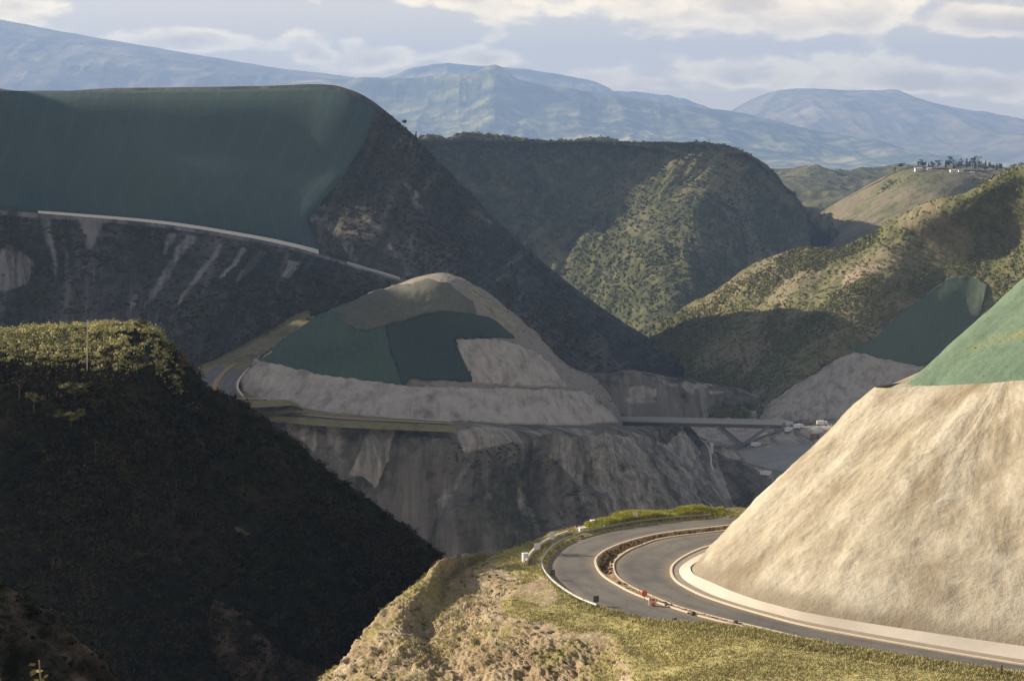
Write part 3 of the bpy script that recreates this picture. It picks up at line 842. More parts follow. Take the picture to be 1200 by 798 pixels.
# ------------------------------------------------------------------ verge, terrace and eroded bank left of the road
T = np.gradient(OUT, axis=0); T[:, 2] = 0; T /= np.linalg.norm(T, axis=1, keepdims=True)
ON = np.stack([T[:, 1], -T[:, 0], T[:, 0] * 0], -1)          # outward of the bend
if (ON[6] * np.array([-1, 0, 0])).sum() < 0: ON = -ON
def off(i, d, dz): return OUT[i] + ON[i] * d + np.array([0, 0, dz])
C = []
for i_ in range(5):
    q_ = (1, 1, .9, .7, .42)[i_]
    C.append([off(i_, -.3, -.25), off(i_, .4, .02), off(i_, 2.2, .1), off(i_, 5.2, .4), off(i_, 8, -3 * q_), off(i_, 12, -10 * q_), off(i_, 18, -22 * q_), off(i_, 50, -75)])
def row(i_, cr_, mid, edge, b1, b2, sil):
    r = [off(i_, -.3, -.25), cr_, mid, edge, b1, b2, sil, sil + np.array([-26, 8, -62])]
    C.append(r)
row(5, off(5, .6, .02), .5 * (OUT[5] + U(576,656,327)), U(576,656,327), U(552,667,324), U(524,679,322), U(502,690,323))
row(6, off(6, .6, .02), .5 * (off(6, 0, 0) + U(606,682,314)), U(606,682,314), U(562,700,311), U(520,708,311), U(472,712,317))
row(7, off(7, .6, .02), .5 * (off(7, 0, 0) + U(590,712,298)), U(590,712,298), U(545,735,297), U(495,742,302), U(440,736,313))
row(8, off(8, .6, .04), .5 * (off(8, 0, 0) + U(650,735,283)), U(650,735,283), U(600,757,283), U(520,770,291), U(411,765,307))
row(9, off(9, .6, .1), .5 * (off(9, 0, 0) + U(715,752,275)), U(715,752,275), U(650,785,274), U(550,798,282), U(385,798,301))
row(10, off(10, 1.5, .75), U(750,762,269), U(735,790,258), U(690,830,261), U(560,850,271), U(350,835,296))
row(11, U(850,734,272.5), U(830,790,250), U(770,845,239), U(700,885,244), U(560,900,254), U(330,875,288))
row(12, U(1000,761,259), U(990,830,235), U(960,910,212), U(900,970,208), U(700,980,217), U(290,920,280))
row(13, U(1180,788,250), U(1180,860,225), U(1150,970,193), U(1100,1050,188), U(850,1060,197), U(250,960,270))
row(14, U(1420,821,239), U(1420,890,216), U(1420,1010,183), U(1400,1100,178), U(1100,1110,187), U(190,1000,260))
C = np.array(C)                                   # (15 rows along the road, 8 columns outwards, 3)
C = np.swapaxes(C, 0, 1)                          # columns become the loft rows
def d_bank(s):
    b = sstep(3.0, 3.5, s.vv)
    s.b = b
    big = gul(s, 30, 1.0, 211, .8)
    r = fbm(s.P * .22, 6, 212, .55)
    cl = fbm(s.P * .8, 4, 213, .6)
    rg = fbm(s.P * .16, 5, 216, .55, True)
    q = s.P.copy(); lay = fbm(q * np.array([.1, .1, 1.1]), 4, 214)     # broken ledges of the cut rock
    fi = fbm(s.P * 2.1, 3, 217, .6, True)
    am = .3 + .7 * sstep(.37, .52, s.uu) + .45 * sstep(.52, .64, s.uu)
    return b * am * (big * .35 + .6 * r + .5 * cl + .5 * rg - .2 + .5 * lay + .26 * fi) + (1 - b) * (.16 * fbm(s.P * .3, 4, 215)) * sstep(.8, 1.6, s.vv)
LT = Loft(list(C), 620, 470, d_bank, tcol=np.concatenate([np.linspace(0, 3, 150, endpoint=False), np.linspace(3, 6.2, 290, endpoint=False), np.linspace(6.2, 7, 30)]))
gmask = 1 - sstep(2.75, 3.15, LT.vv + .5 * fbm(LT.P * .15, 4, 221) + .16 * fbm(LT.P * .6, 3, 222))
px, py = proj(LT.P)
bare = inpoly(px, py, [(674,612),(690,600),(702,606),(700,625),(676,628)]) | inpoly(px, py, [(590,690),(640,676),(656,700),(640,710),(612,704)])
gmask = np.where(bare, gmask * .2, gmask)
LT.mesh('terrace', M['bank'], {'mask': gmask}); tag(LT.obj, kind='structure')
BV_T = LT.bvh(1)

# ------------------------------------------------------------------ tan sprayed slope and green cover at the right
TOP = np.array([W(115,392,-43), W(92,362,-43), W(76,343,-43), W(66,332,-43), W(60.2,326,-43), W(57.6,323,-43),
                U(1028,462,319.5), U(1052,461,317), U(1085,460,313.5), U(1125,458.5,308.5), U(1162,457,304), U(1205,455,299.5), U(1400,449,276)])
MIDS = .5 * (AP1 + TOP) + np.array([0, 0, .6])
MIDS[:, :2] += .0
BACK = TOP + np.array([2.5, 3.0, .15]); BACK2 = TOP + np.array([14, 18, 2.0]); 
def d_shot(s):
    a = sstep(0, .25, s.vv) * (1 - sstep(1.8, 2.0, s.vv))
    w = np.stack([s.um * .22, s.vm * .07, s.um * 0], -1)
    return a * (.30 * fbm(w, 5, 231, .5) + .22 * fbm(s.P * .35, 4, 232) + .04 * fbm(np.stack([s.um * 1.1, s.vm * .28, s.um * 0], -1), 3, 233) + .7 * fbm(s.P * .045, 3, 234) - .0 * sstep(.30, .5, fbm(s.P * .45, 3, 236)) * sstep(1.1, 1.4, s.vv) * sstep(1.9, 1.75, s.vv) * sstep(.62, .56, s.uu) * sstep(.42, .47, s.uu))
LSH = Loft([AP1 + np.array([0, 0, -.35]), MIDS, TOP, BACK, BACK2], 700, 330, d_shot, tcol=np.concatenate([np.linspace(0, 2, 290, endpoint=False), np.linspace(2, 4, 40)]))
LSH.mesh('concrete_slope', M['shot'], {'mask': np.maximum(sstep(.24, .05, LSH.vv + .07 * fbm(LSH.P * .25, 3, 237)) * .8, .15 * sstep(1.9, 2.0, LSH.vv))})
tag(LSH.obj, 'tall tan sprayed concrete slope, sunlit, rising straight from the inside of the road bend', 'concrete slope')

g0 = np.array([W(130,420,-43.2), W(84,352,-43.2), U(1046,459.5,328), U(1085,458.5,319), U(1125,457,313), U(1165,455.6,308.5), U(1205,454.2,304), U(1400,448,281)])
g1 = np.array([W(190,470,20), W(150,405,12), U(1440,122,366), U(1480,121,356), U(1520,121,349), U(1560,121,343), U(1600,121,338), U(1800,110,312)])
gm = .5 * (g0 + g1)
LGS = Loft([g0 + np.array([0, 0, -.5]), gm, g1, g1 + np.array([20, 30, -2])], 360, 260, lambda s: .6 * fbm(s.P * .05, 4, 241) + .15 * fbm(s.P * .4, 3, 242))
px, py = proj(LGS.P)
jy = py + 5 * fbm(LGS.P * .12, 4, 3)
mk = .8 * np.exp(-((jy - (409 - (px - 1130) * .24)) / 5.0) ** 2) * sstep(1120, 1150, px) * (.55 + .4 * fbm(LGS.P * .3, 3, 5))
LGS_MK = mk
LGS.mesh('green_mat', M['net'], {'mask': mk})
tag(LGS.obj, 'sunlit bright green erosion mat on the slope above the tan concrete, at the right edge', 'erosion mat')

# ------------------------------------------------------------------ green covers and grey concrete draped on the other hills
# big hill
nv_, nu_ = 46, 90
G = np.zeros((nv_, nu_, 2))
cx_ = np.array([-330,-170,0,150,300,380,408,440]); cy_ = np.array([24,60,112,111.5,109.5,107,112.5,131])
bx_ = np.array([-330,-150,0,100,200,290,340,380]); by_ = np.array([237,237,248,255,264,278,288,300])
rx = np.interp(np.linspace(0, 1, nv_), [0, .25, .5, .72, .8, 1], [441, 427, 404, 372, 362, 374])
for a_ in range(nv_):
    f = a_ / (nv_ - 1)
    xs = -330 + (rx[a_] + 330) * np.linspace(0, 1, nu_) ** .8 + 0.0
    xs = np.minimum(xs, rx[a_] + 5.0 * float(vnoise(np.array([[a_ * .21, 3.3, 1.7]]))[0]) + 2.5 * float(vnoise(np.array([[a_ * .7, 9.3, 1.7]]))[0]) - 1 + .02 * np.arange(nu_))
    t_ = np.interp(xs, cx_, cy_); b_ = np.interp(xs, bx_, by_)
    G[a_, :, 0] = xs; G[a_, :, 1] = t_ * (1 - f) + b_ * f
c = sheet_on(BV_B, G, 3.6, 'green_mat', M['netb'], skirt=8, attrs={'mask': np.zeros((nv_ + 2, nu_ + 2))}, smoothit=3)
tag(c.obj, 'huge dark green erosion mat covering the shaded hillside above the bench road at the left', 'erosion mat')

def drape(bv, top, bot, nu, nv, lift, name, mat, label, cat, skirt=2.0, wob=None):
    Gx = poly_grid(top, bot, nu, nv)
    L = sheet_on(bv, Gx, lift, name, mat, skirt=skirt, attrs={'mask': np.zeros((nv + 2, nu + 2))}, wob=wob)
    tag(L.obj, label, cat)
    return L
wm = lambda P: 1.5 * fbm(P * np.array([.06, .06, .025]), 4, 251) + .5 * fbm(P * np.array([.22, .22, .1]), 3, 252, .5, True)
# mound: grey band round the foot, green mat, grey mat, upper grey panel
drape(BV_M, [(320,413),(304,417),(301,420),(310,426),(330,432),(365,439),(405,445),(440,449),(474,454),(560,457),(620,459),(668,459),(694,463)],
      [(306,422),(286,447),(285,452),(292,465),(320,476),(368,484),(400,488),(430,490.5),(474,493),(560,496),(620,499),(690,499),(724,496)], 150, 26, 1.2, 'concrete_slope', M['shotg'],
      'long grey sprayed concrete band wrapped round the foot of the green topped mound', 'concrete slope', 2.5, wm)
drape(BV_M, [(318,412),(338,396),(358,381),(373,369),(392,367),(406,370),(411,386),(425,389),(450,384)],
      [(303,418),(322,430),(345,436),(365,439.5),(388,442),(405,444.5),(425,447.5),(440,449.5),(472,454)], 90, 34, 1.0, 'green_mat', M['netm'],
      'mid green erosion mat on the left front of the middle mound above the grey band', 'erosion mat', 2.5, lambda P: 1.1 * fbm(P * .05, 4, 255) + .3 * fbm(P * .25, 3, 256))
drape(BV_M, [(451,384),(470,379),(514,366),(540,366.5),(560,368),(585,381),(604,396)],
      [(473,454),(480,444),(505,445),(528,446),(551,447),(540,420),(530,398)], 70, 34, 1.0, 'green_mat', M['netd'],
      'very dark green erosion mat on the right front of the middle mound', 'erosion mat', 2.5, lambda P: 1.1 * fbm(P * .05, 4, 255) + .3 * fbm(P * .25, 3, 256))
drape(BV_M, [(386,366),(410,356),(440,347),(470,338),(500,331),(524,333),(552,354)],
      [(411,385),(418,388),(426,388.5),(450,384),(482,375),(515,365.5),(556,367)], 80, 22, 1.6, 'grey_mat', M['netg'],
      'grey olive erosion mat over the top of the middle mound', 'erosion mat', 3.5, lambda P: 2.2 * fbm(P * .05, 5, 257) + .5 * fbm(P * .25, 3, 258))
drape(BV_M, [(532,398),(560,399),(580,400),(606,404),(622,413),(642,428)],
      [(553,448),(575,452),(600,454),(625,455),(645,456),(664,456)], 70, 24, 1.3, 'concrete_slope', M['shotg'],
      'upper grey sprayed concrete panel right of the dark green mat on the mound', 'concrete slope', 2.5, wm)
# right hill: side mat and grey concrete under it
drape(BV_E, [(1003,413),(1030,390),(1060,365),(1090,342),(1112,328),(1128,325),(1150,329),(1158,338)],
      [(1003,417),(1022,421),(1042,424),(1062,427),(1080,429),(1100,420),(1130,395),(1152,362)], 70, 40, 2.0, 'green_mat', M['netf'],
      'rounded green erosion mat in shade on the hill behind the tan concrete slope', 'erosion mat', 4)
drape(BV_E, [(905,476),(930,456),(955,440),(985,420),(1002,417),(1040,424),(1082,430)],
      [(888,497),(915,496),(945,496),(975,495),(1005,494),(1035,492),(1068,488)], 80, 34, 2.0, 'concrete_slope', M['shotg'],
      'grey sprayed concrete slope below the shaded rounded green mat, beside the bridge', 'concrete slope', 4, wm)

# ------------------------------------------------------------------ far roads, bridge, walls
def px_line(bv, pts, lift=0.0):
    o = []
    for x, y in pts:
        h, n = hit(bv, x, y)
        if h is not None: o.append(h + np.array([0, 0, lift]))
    return np.array(o)
# bench road on the big hill
a0 = crv(rd2, 200) + np.array([0, -1.5, .5]); a1 = crv(rdo, 200) + np.array([0, 1.0, .5])
o, _ = strip(a0, a1, 200, 8, 'road', M['asph']); tag(o, kind='structure')
w = sweep(crv(np.array([p_ for p_ in crv(rd2, 300)[int(300*2.45/14):int(300*7/14)]]) + np.array([0, -8.5, .5]), 60), [(-.5, -1), (-.7, 2.9), (.7, 2.9), (.9, -1)], 120, 'toe_wall', M['white'])
tag(w, 'long pale concrete wall along the foot of the huge dark green mat', 'wall')
w = sweep(crv(np.array([p_ for p_ in crv(rdo, 300)[int(300*7.75/14):int(300*9.05/14)]]) + np.array([0, 2.0, .3]), 30), [(-.4, -1), (-.3, 1.7), (.3, 1.7), (.4, -1)], 40, 'parapet', M['conc'])
tag(w, 'short pale parapet at the edge of the bench road just left of the mound top', 'wall')

# road round the mound foot: two carriageways, median, kerb, grassy berm on the outer side
ZM = -138.5
cA = crv(np.array([U(420,372,1320), U(345,398,1225), UZ(293,428,ZM), UZ(270,441,ZM), UZ(256,456,ZM), UZ(262,470,-140), U(300,482,1046), U(360,489,1041), U(430,494,1038), U(530,498,1042)]), 140)
cB = crv(np.array([U(432,376,1318), U(356,404,1222), UZ(301,427,ZM), UZ(284,440,ZM), UZ(276,454,ZM), UZ(284,467,-140), U(314,479,1052), U(368,486.5,1047), U(432,491.5,1043), U(530,496,1047)]), 140)
T_ = np.gradient(cA, axis=0); T_[:, 2] = 0; T_ /= np.linalg.norm(T_, axis=1, keepdims=True)
NL = np.stack([T_[:, 1], -T_[:, 0], T_[:, 0]*0], -1)
if NL[60, 0] > 0: NL = -NL
base = cB.copy(); base[:, 2] += .9
r_in0, r_in1 = base + NL * -1.0, base + NL * 9.0
r_out0, r_out1 = base + NL * 12.0, base + NL * 21.5
o, _ = strip(r_in0, r_in1, 160, 6, 'road', M['asph']); tag(o, kind='structure')
o, _ = strip(r_out0, r_out1, 160, 6, 'road', M['asph']); tag(o, kind='structure')
o, _ = strip(r_in1, r_out0, 160, 5, 'median_strip', M['med'], .5, crown=.5); tag(o, kind='structure')
kerb(r_in0, 'kerb', 1.0, .5, 200)
bo = sweep(r_out1[72:], [(.4, -1), (-.3, .4), (-1.5, 1.2), (-3.0, .7), (-5.5, -1.6)], 160, 'grass_berm', M['cliff'], None, False)
a_ = bo.data.attributes.new('verge', 'FLOAT', 'POINT'); a_.data.foreach_set('value', np.full(len(bo.data.vertices), .9, np.float32))
tag(bo, kind='structure')
kt = R([(205,447,1135),(228,437,1150),(262,421,1172),(290,407,1195),(318,391,1222),(345,375,1248),(372,365,1268),(402,361,1290),(432,358,1310)])
kb = R([(215,455,1118),(238,447,1132),(270,434,1150),(299,419,1172),(324,407,1196),(352,392,1222),(379,375,1248),(407,367,1275),(436,363,1300)])
LQ = Loft([bk(kt, 40, -35), bk(kt, 8, -1.0), kt, kb, bk(kb, -6, -10)], 260, 90, lambda s: .8 * fbm(s.P * .07, 4, 191) + .3 * fbm(s.P * .3, 3, 192))
LQ.mesh('grass_knoll', M['cliff'], {'mask': np.full(LQ.P.shape[:2], .3), 'verge': .75 + .5 * fbm(LQ.P * .06, 3, 193)})
tag(LQ.obj, kind='structure')

# slab under the road that carries it where the hillside is lower
o, _ = strip(r_in0 + np.array([0, 0, -.3]), r_out1 + np.array([0, 0, -.3]), 160, 6, 'road_bed', M['cliff']); tag(o, kind='structure')

# bridge
br = empty('road_bridge', tuple(U(868, 521, 1248)))
tag(br, 'grey concrete road bridge on slanting V legs across the valley bottom', 'bridge')
bl = np.array(br.location)
pa, pb = U(688, 491.5, 1285), U(918, 496.5, 1240)
ax = (pb - pa) / np.linalg.norm(pb - pa)
sd = np.array([-ax[1], ax[0], 0.])
def bpart(name, mat, fn):
    bm = bmesh.new(); fn(bm)
    for v in bm.verts: v.co -= Vector(bl)
    return bm_obj(name, bm, mat, br)
def beam(bm, a_, b_, wd, ht):
    a_, b_ = np.array(a_, float), np.array(b_, float)
    d = b_ - a_; d /= np.linalg.norm(d)
    up = np.cross(d, sd); up /= np.linalg.norm(up)
    if abs(up[2]) > .1 and up[2] < 0: up = -up
    vs = []
    for e in (a_, b_):
        for s1, s2 in ((-1, -1), (1, -1), (1, 1), (-1, 1)):
            vs.append(bm.verts.new(tuple(e + sd * s1 * wd / 2 + up * s2 * ht / 2)))
    for f_ in ((0,1,2,3), (7,6,5,4), (0,4,5,1), (1,5,6,2), (2,6,7,3), (3,7,4,0)):
        bm.faces.new([vs[q_] for q_ in f_])
zo = np.array([0, 0, 1.])
bpart('deck', M['concd'], lambda bm: beam(bm, pa - zo * .2, pb - zo * .2, 11.5, .8))
bpart('girder', M['concd'], lambda bm: (beam(bm, pa - zo * 1.7, pb - zo * 1.7, 7, 2.0)))
for sg in (-1, 1):
    bpart('parapet', M['conc'], lambda bm: beam(bm, pa + sd * sg * 5.6 + zo * .9, pb + sd * sg * 5.6 + zo * .9, .4, 1.6))
foot = U(869, 522, 1246)
for tp in (U(840, 498, 1252), U(903, 498, 1241)):
    for sg in (-1, 1):
        bpart('leg', M['concd'], lambda bm: beam(bm, foot + sd * sg * 2.4 + (tp - foot) * .02, tp + sd * sg * 2.4, 2.0, 1.7))
bpart('footing', M['concd'], lambda bm: beam(bm, foot - ax * 4 - zo * .8, foot + ax * 4 - zo * .8, 9, 2.2))
bpart('abutment', M['concd'], lambda bm: beam(bm, pb - ax * 5 - zo * 3.4, pb + ax * 4 - zo * 3.4, 10.5, 2.8))

# channel road curving under the bridge, its pale side wall, a pillar, concrete pads
ch = px_line(BV_V, [(862,612),(845,592),(830,572),(820,553),(818,537),(813,524),(797,514),(776,508)], .9)
BVx = BV_V
if len(ch) > 3:
    T_ = np.gradient(ch, axis=0); T_[:, 2] = 0; T_ /= np.linalg.norm(T_, axis=1, keepdims=True)
    nn = np.stack([T_[:, 1], -T_[:, 0], T_[:, 0]*0], -1)
    o, _ = strip(ch - nn * 7, ch + nn * 7, 80, 5, 'channel', M['asph'], .3); tag(o, kind='structure')
    o = sweep(ch + nn * 7.6, [(-.5, -1.5), (-.5, 1.6), (.5, 1.6), (.5, -1.5)], 80, 'channel_wall', M['conc'])
    tag(o, 'low pale wall on the far bank of the curved grey channel in the valley', 'wall')
    o = sweep(ch - nn * 7.6, [(-.5, -1.5), (-.5, 1.6), (.5, 1.6), (.5, -1.5)], 80, 'channel_wall', M['conc'])
    tag(o, 'low pale wall on the near bank of the curved grey channel in the valley', 'wall')
h, n = hit(BV_V, 834, 531)
if h is not None:
    t = empty('gate_pillar', tuple(h)); tag(t, 'small pale upright pillar at the bend of the valley channel below the bridge', 'pillar')
    bm = bmesh.new(); box(bm, (0, 0, 2.4), (1.7, 1.7, 6.4), .2, .1); bm_obj('shaft', bm, M['wall'], t)
    bm = bmesh.new(); box(bm, (0, 0, 5.9), (2.2, 2.2, .6), .2, .08); bm_obj('cap', bm, M['white'], t)
for pts in ([[(862,528),(900,524),(940,521),(975,518)], [(876,545),(905,552),(930,554),(960,548)]],):
    drape(BV_V, pts[0], pts[1], 30, 12, .7, 'concrete_apron', M['yard'], 'flat grey paved yard below the bridge legs, behind the tan slope', 'yard', 1.0)
drape(BV_V, [(800,500),(825,500),(850,500.5),(900,501)], [(824,520),(840,524),(862,526),(905,520)], 40, 16, .8, 'concrete_apron', M['shotg'], 'pale grey sprayed concrete bank under the bridge deck behind the V legs', 'concrete bank', 1.0)

# ------------------------------------------------------------------ vegetation
def rand_unit(n, rng):
    v = rng.normal(size=(n, 3))
    return v / np.linalg.norm(v, axis=1, keepdims=True)

def leaf_quads(cen, size, rng, flat=0.0, hint=None):
    n = len(cen)
    a = rand_unit(n, rng)
    b = rand_unit(n, rng)
    if hint is not None:
        w = hint + rand_unit(n, rng) * .75
        w /= np.linalg.norm(w, axis=1, keepdims=True) + 1e-9
        a = a - w * (a * w).sum(1, keepdims=True)
        b = np.cross(w, a)
    if flat: a[:, 2] *= 1 - flat; b[:, 2] *= 1 - flat
    b = b - a * (a * b).sum(1, keepdims=True) / ((a * a).sum(1, keepdims=True) + 1e-9)
    a /= np.linalg.norm(a, axis=1, keepdims=True) + 1e-9
    b /= np.linalg.norm(b, axis=1, keepdims=True) + 1e-9
    s = size[:, None]
    V = np.stack([cen - a*s*.7 - b*s*.25, cen + a*s*.1 - b*s*.5, cen + a*s*.7 + b*s*.2, cen - a*s*.1 + b*s*.5], 1)
    return V.reshape(-1, 3), np.arange(n * 4).reshape(n, 4)

def pick(L, n, w, rng):
    """n places on a sheet, chosen by area times weight w (nv, nu)"""
    P = L.P
    du = P[:-1, 1:] - P[:-1, :-1]; dv = P[1:, :-1] - P[:-1, :-1]
    ar = np.linalg.norm(np.cross(du, dv), axis=2) * w[:-1, :-1]
    p = ar.ravel() / ar.sum()
    c = rng.choice(len(p), n, p=p)
    i, j = np.unravel_index(c, ar.shape)
    a, b = rng.random(n)[:, None], rng.random(n)[:, None]
    pos = P[i, j] + du[i, j] * a + dv[i, j] * b
    return pos, i, j

def visible(L, m=40):
    px, py = proj(L.P)
    return ((px > -m) & (px < 1200 + m) & (py > -m) & (py < 798 + m)).astype(float)

def brush(name, L, n, w, r0, r1, k, leaf, mat, seed, squash=.7, tintf=None, kind='stuff'):
    rng = np.random.default_rng(seed)
    pos, i, j = pick(L, n, w, rng)
    rad = r0 + (r1 - r0) * rng.random(n) ** 2.2
    d = rand_unit(n * k, rng)
    d[:, 2] = np.abs(d[:, 2]) * 1.1 - .12
    rr = rng.random(n * k) ** .45
    lump = 1 + .35 * np.sin(d[:, 0] * 5 + np.repeat(rng.random(n) * 6, k)) * np.cos(d[:, 1] * 4 + np.repeat(rng.random(n) * 6, k))
    R_ = np.repeat(rad, k) * rr * lump
    cen = np.repeat(pos, k, 0) + d * R_[:, None] * np.array([1, 1, squash])
    sz = leaf * (.6 + .8 * rng.random(n * k))
    V, Q = leaf_quads(cen, sz, rng, 0, d)
    t = np.repeat(np.clip(.5 + .28 * rng.normal(size=n) + (tintf(pos) if tintf else 0), 0, 1), k)
    t = np.clip(t + .15 * rng.normal(size=n * k), 0, 1)
    o = np_mesh(name, V, Q, mat, None, False, {'tint': np.repeat(t, 4)})
    return tag(o, kind=kind)

def blades(name, pos, h, wid, k, spread, mat, seed, lean=.35, tint=None):
    rng = np.random.default_rng(seed)
    n = len(pos)
    b = np.repeat(pos, k, 0) + np.c_[rng.normal(size=(n * k, 2)) * spread, np.zeros(n * k)]
    hh = np.repeat(h, k) * (.55 + .6 * rng.random(n * k))
    th = rng.random(n * k) * 2 * np.pi
    ln = rng.normal(size=n * k) * lean
    side = np.c_[np.cos(th), np.sin(th), th * 0] * (wid * (.6 + .8 * rng.random(n * k)))[:, None]
    ld = np.c_[np.cos(th + 1.3), np.sin(th + 1.3), th * 0] * (hh * ln)[:, None]
    tip = b + ld + np.c_[th * 0, th * 0, hh]
    mid = b + ld * .35 + np.c_[th * 0, th * 0, hh * .6]
    V = np.stack([b - side, b + side, mid + side * .8, mid - side * .8, tip + side * .15, tip - side * .15], 1).reshape(-1, 3)
    i = np.arange(n * k)[:, None] * 6
    Q = np.concatenate([i + np.array([0, 1, 2, 3]), i + np.array([3, 2, 4, 5])], 0)
    t = np.repeat(.5 + .25 * rng.normal(size=n), k) if tint is None else np.repeat(tint, k)
    t = np.clip(t + .12 * rng.normal(size=n * k), 0, 1)
    o = np_mesh(name, V, Q, mat, None, False, {'tint': np.repeat(t, 6)})
    return tag(o, kind='stuff')

# near hill: dense dark brush on the shaded face, crest brush coloured as if sunlit
px, py = proj(LN.P)
vis = visible(LN, 30)
face = vis * sstep(1.95, 2.25, LN.vv) * (LN.vv < 6) * (.25 + 1.5 * sstep(-.25, .3, fbm(LN.P * .045, 4, 301)))
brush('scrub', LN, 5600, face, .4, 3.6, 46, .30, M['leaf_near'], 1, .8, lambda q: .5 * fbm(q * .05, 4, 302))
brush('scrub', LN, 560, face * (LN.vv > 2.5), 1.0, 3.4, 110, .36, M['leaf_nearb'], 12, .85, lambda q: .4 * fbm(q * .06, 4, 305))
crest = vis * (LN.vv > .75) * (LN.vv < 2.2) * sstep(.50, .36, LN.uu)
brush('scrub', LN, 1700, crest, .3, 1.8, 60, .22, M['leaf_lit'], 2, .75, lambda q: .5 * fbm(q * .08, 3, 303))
edge_ = vis * (LN.vv > .8) * (LN.vv < 2.2) * (LN.uu >= .40)
brush('scrub', LN, 900, edge_, .4, 1.7, 50, .26, M['leaf_near'], 3, .85, lambda q: .15 + .4 * fbm(q * .08, 3, 304))
w = visible(LS, 30) * (LS.vv > .5)
brush('scrub', LS, 260, w, .2, .9, 30, .14, M['leaf_near'], 4, .7)

# other hills
px, py = proj(LB.P)
w = visible(LB) * (1 - .93 * sstep(.15, .35, mk_b)) * (LB.vv > 2.2) * ((LB.vv > 6.05) | ((LB.vv > 2.9) & (LB.vv < 4.95) & (px > np.interp(py, [103, 130, 210, 240, 300], [430, 450, 412, 372, 385])))) * (.3 + sstep(-.2, .3, fbm(LB.P * .012, 4, 311)))
brush('scrub', LB, 9000, w, 1.2, 4.2, 12, 1.1, M['leaf_big'], 5, .7, lambda q: .4 * fbm(q * .015, 4, 312))
w = visible(LE) * (LE.vv > 1.5) * (LE.vv < 5.2) * (.15 + 1.4 * sstep(-.2, .3, fbm(LE.P * .016, 4, 321)))
px, py = proj(LE.P)
w = w * ~inpoly(px, py, [(1000,418),(1060,360),(1112,326),(1150,328),(1160,340),(1130,400),(1080,432),(1060,492),(885,500),(905,470),(940,445)])
brush('scrub', LE, 17000, w, .7, 2.6, 12, .8, M['leaf_mid'], 6, .75, lambda q: .5 * fbm(q * .012, 4, 322))
w = visible(LP) * (LP.vv > .7) * (LP.vv < 5) * (.3 + sstep(-.2, .3, fbm(LP.P * .006, 4, 331)))
brush('scrub', LP, 15000, w, 1.4, 5.0, 11, 1.6, M['leaf_far'], 7, .8, lambda q: .4 * fbm(q * .006, 4, 332))
rim = visible(LP) * (LP.vv > .55) * (LP.vv < 2.12)
brush('scrub', LP, 1500, rim, 2, 5.0, 16, 1.7, M['leaf_far'], 8, 1.0, lambda q: .25 + .3 * fbm(q * .02, 3, 333))
w = visible(LK) * (mk_k < .3) * (LK.vv > 1.1) * (LK.vv < 4) * sstep(-.05, .3, fbm(LK.P * .02, 4, 341)) * (1 - .6 * sstep(.62, .75, LK.uu))
brush('scrub', LK, 4200, w, .5, 2.2, 14, .65, M['leaf_cliff'], 9, .8, lambda q: .4 * fbm(q * .02, 4, 342))
w = visible(LM) * (LM.uu > .62) * (LM.vv > 1.4) * (LM.vv < 4.6)
brush('scrub', LM, 260, w, .4, 1.3, 12, .5, M['leaf_mid'], 10, .6)
w = visible(LF) * (LF.vv > .8) * (LF.vv < 4) * sstep(0, .35, fbm(LF.P * .006, 4, 351))
brush('scrub', LF, 4200, w, .9, 3.2, 9, 1.4, M['leaf_mid'], 11, .7)

# grass of the terrace, tall grass beyond the bend, tufts and bushes on the bank
vis = visible(LT, 15)
gm_ = vis * (gmask > .5) * (LT.vv > .75)
rng = np.random.default_rng(21)
px, py = proj(LT.P)
tall = inpoly(px, py, [(688,630),(688,590),(845,590),(850,606),(760,613),(700,622)]) & (LT.vv > 1.6) & (LT.vv < 3.3)
pos, _, _ = pick(LT, 16000, gm_ * (~tall) * (.25 + sstep(-.3, .3, fbm(LT.P * .2, 4, 361))), rng)
blades('grass', pos, .16 + .2 * rng.random(len(pos)) ** 2, .045, 5, .2, M['grass'], 31, .6, .5 + .55 * fbm(pos * .16, 4, 362))
pos, _, _ = pick(LT, 5200, vis * tall + 1e-9, rng)
qx, qy = proj(pos)
blades('grass', pos, (1.25 + .7 * vnoise(pos * .35, 4)) * (.6 + .4 * sstep(686, 715, qx) * sstep(850, 800, qx)), .05, 6, .14, M['grasst'], 32, .3, .5 + .5 * fbm(pos * .3, 3, 363))
pos, _, _ = pick(LT, 2200, vis * (LT.vv > .7) * (LT.vv < 1.25) * (gmask > .4) * (~tall), rng)
blades('grass', pos, np.full(len(pos), .5), .05, 6, .15, M['grass'], 33, .35, .3 + .4 * fbm(pos * .3, 3, 364))
bw = vis * (LT.vv > 2.9) * (LT.vv < 6.3)
pos, _, _ = pick(LT, 3800, bw * sstep(-.05, .25, fbm(LT.P * .13, 4, 365)), rng)
blades('grass', pos, .25 + .25 * rng.random(len(pos)), .045, 6, .18, M['grass'], 34, .6, .35 + .5 * fbm(pos * .16, 4, 366))
brush('scrub', LT, 620, bw * sstep(.0, .3, fbm(LT.P * .11, 4, 367)), .15, .75, 40, .12, M['leaf_mid'], 35, .7)

w = visible(LGS) * (LGS.vv < 1.9) * (.1 + 2 * LGS_MK + .8 * sstep(.1, .35, fbm(LGS.P * .09, 4, 371)))
brush('scrub', LGS, 450, w, .08, .32, 12, .10, M['grass'], 36, .7)

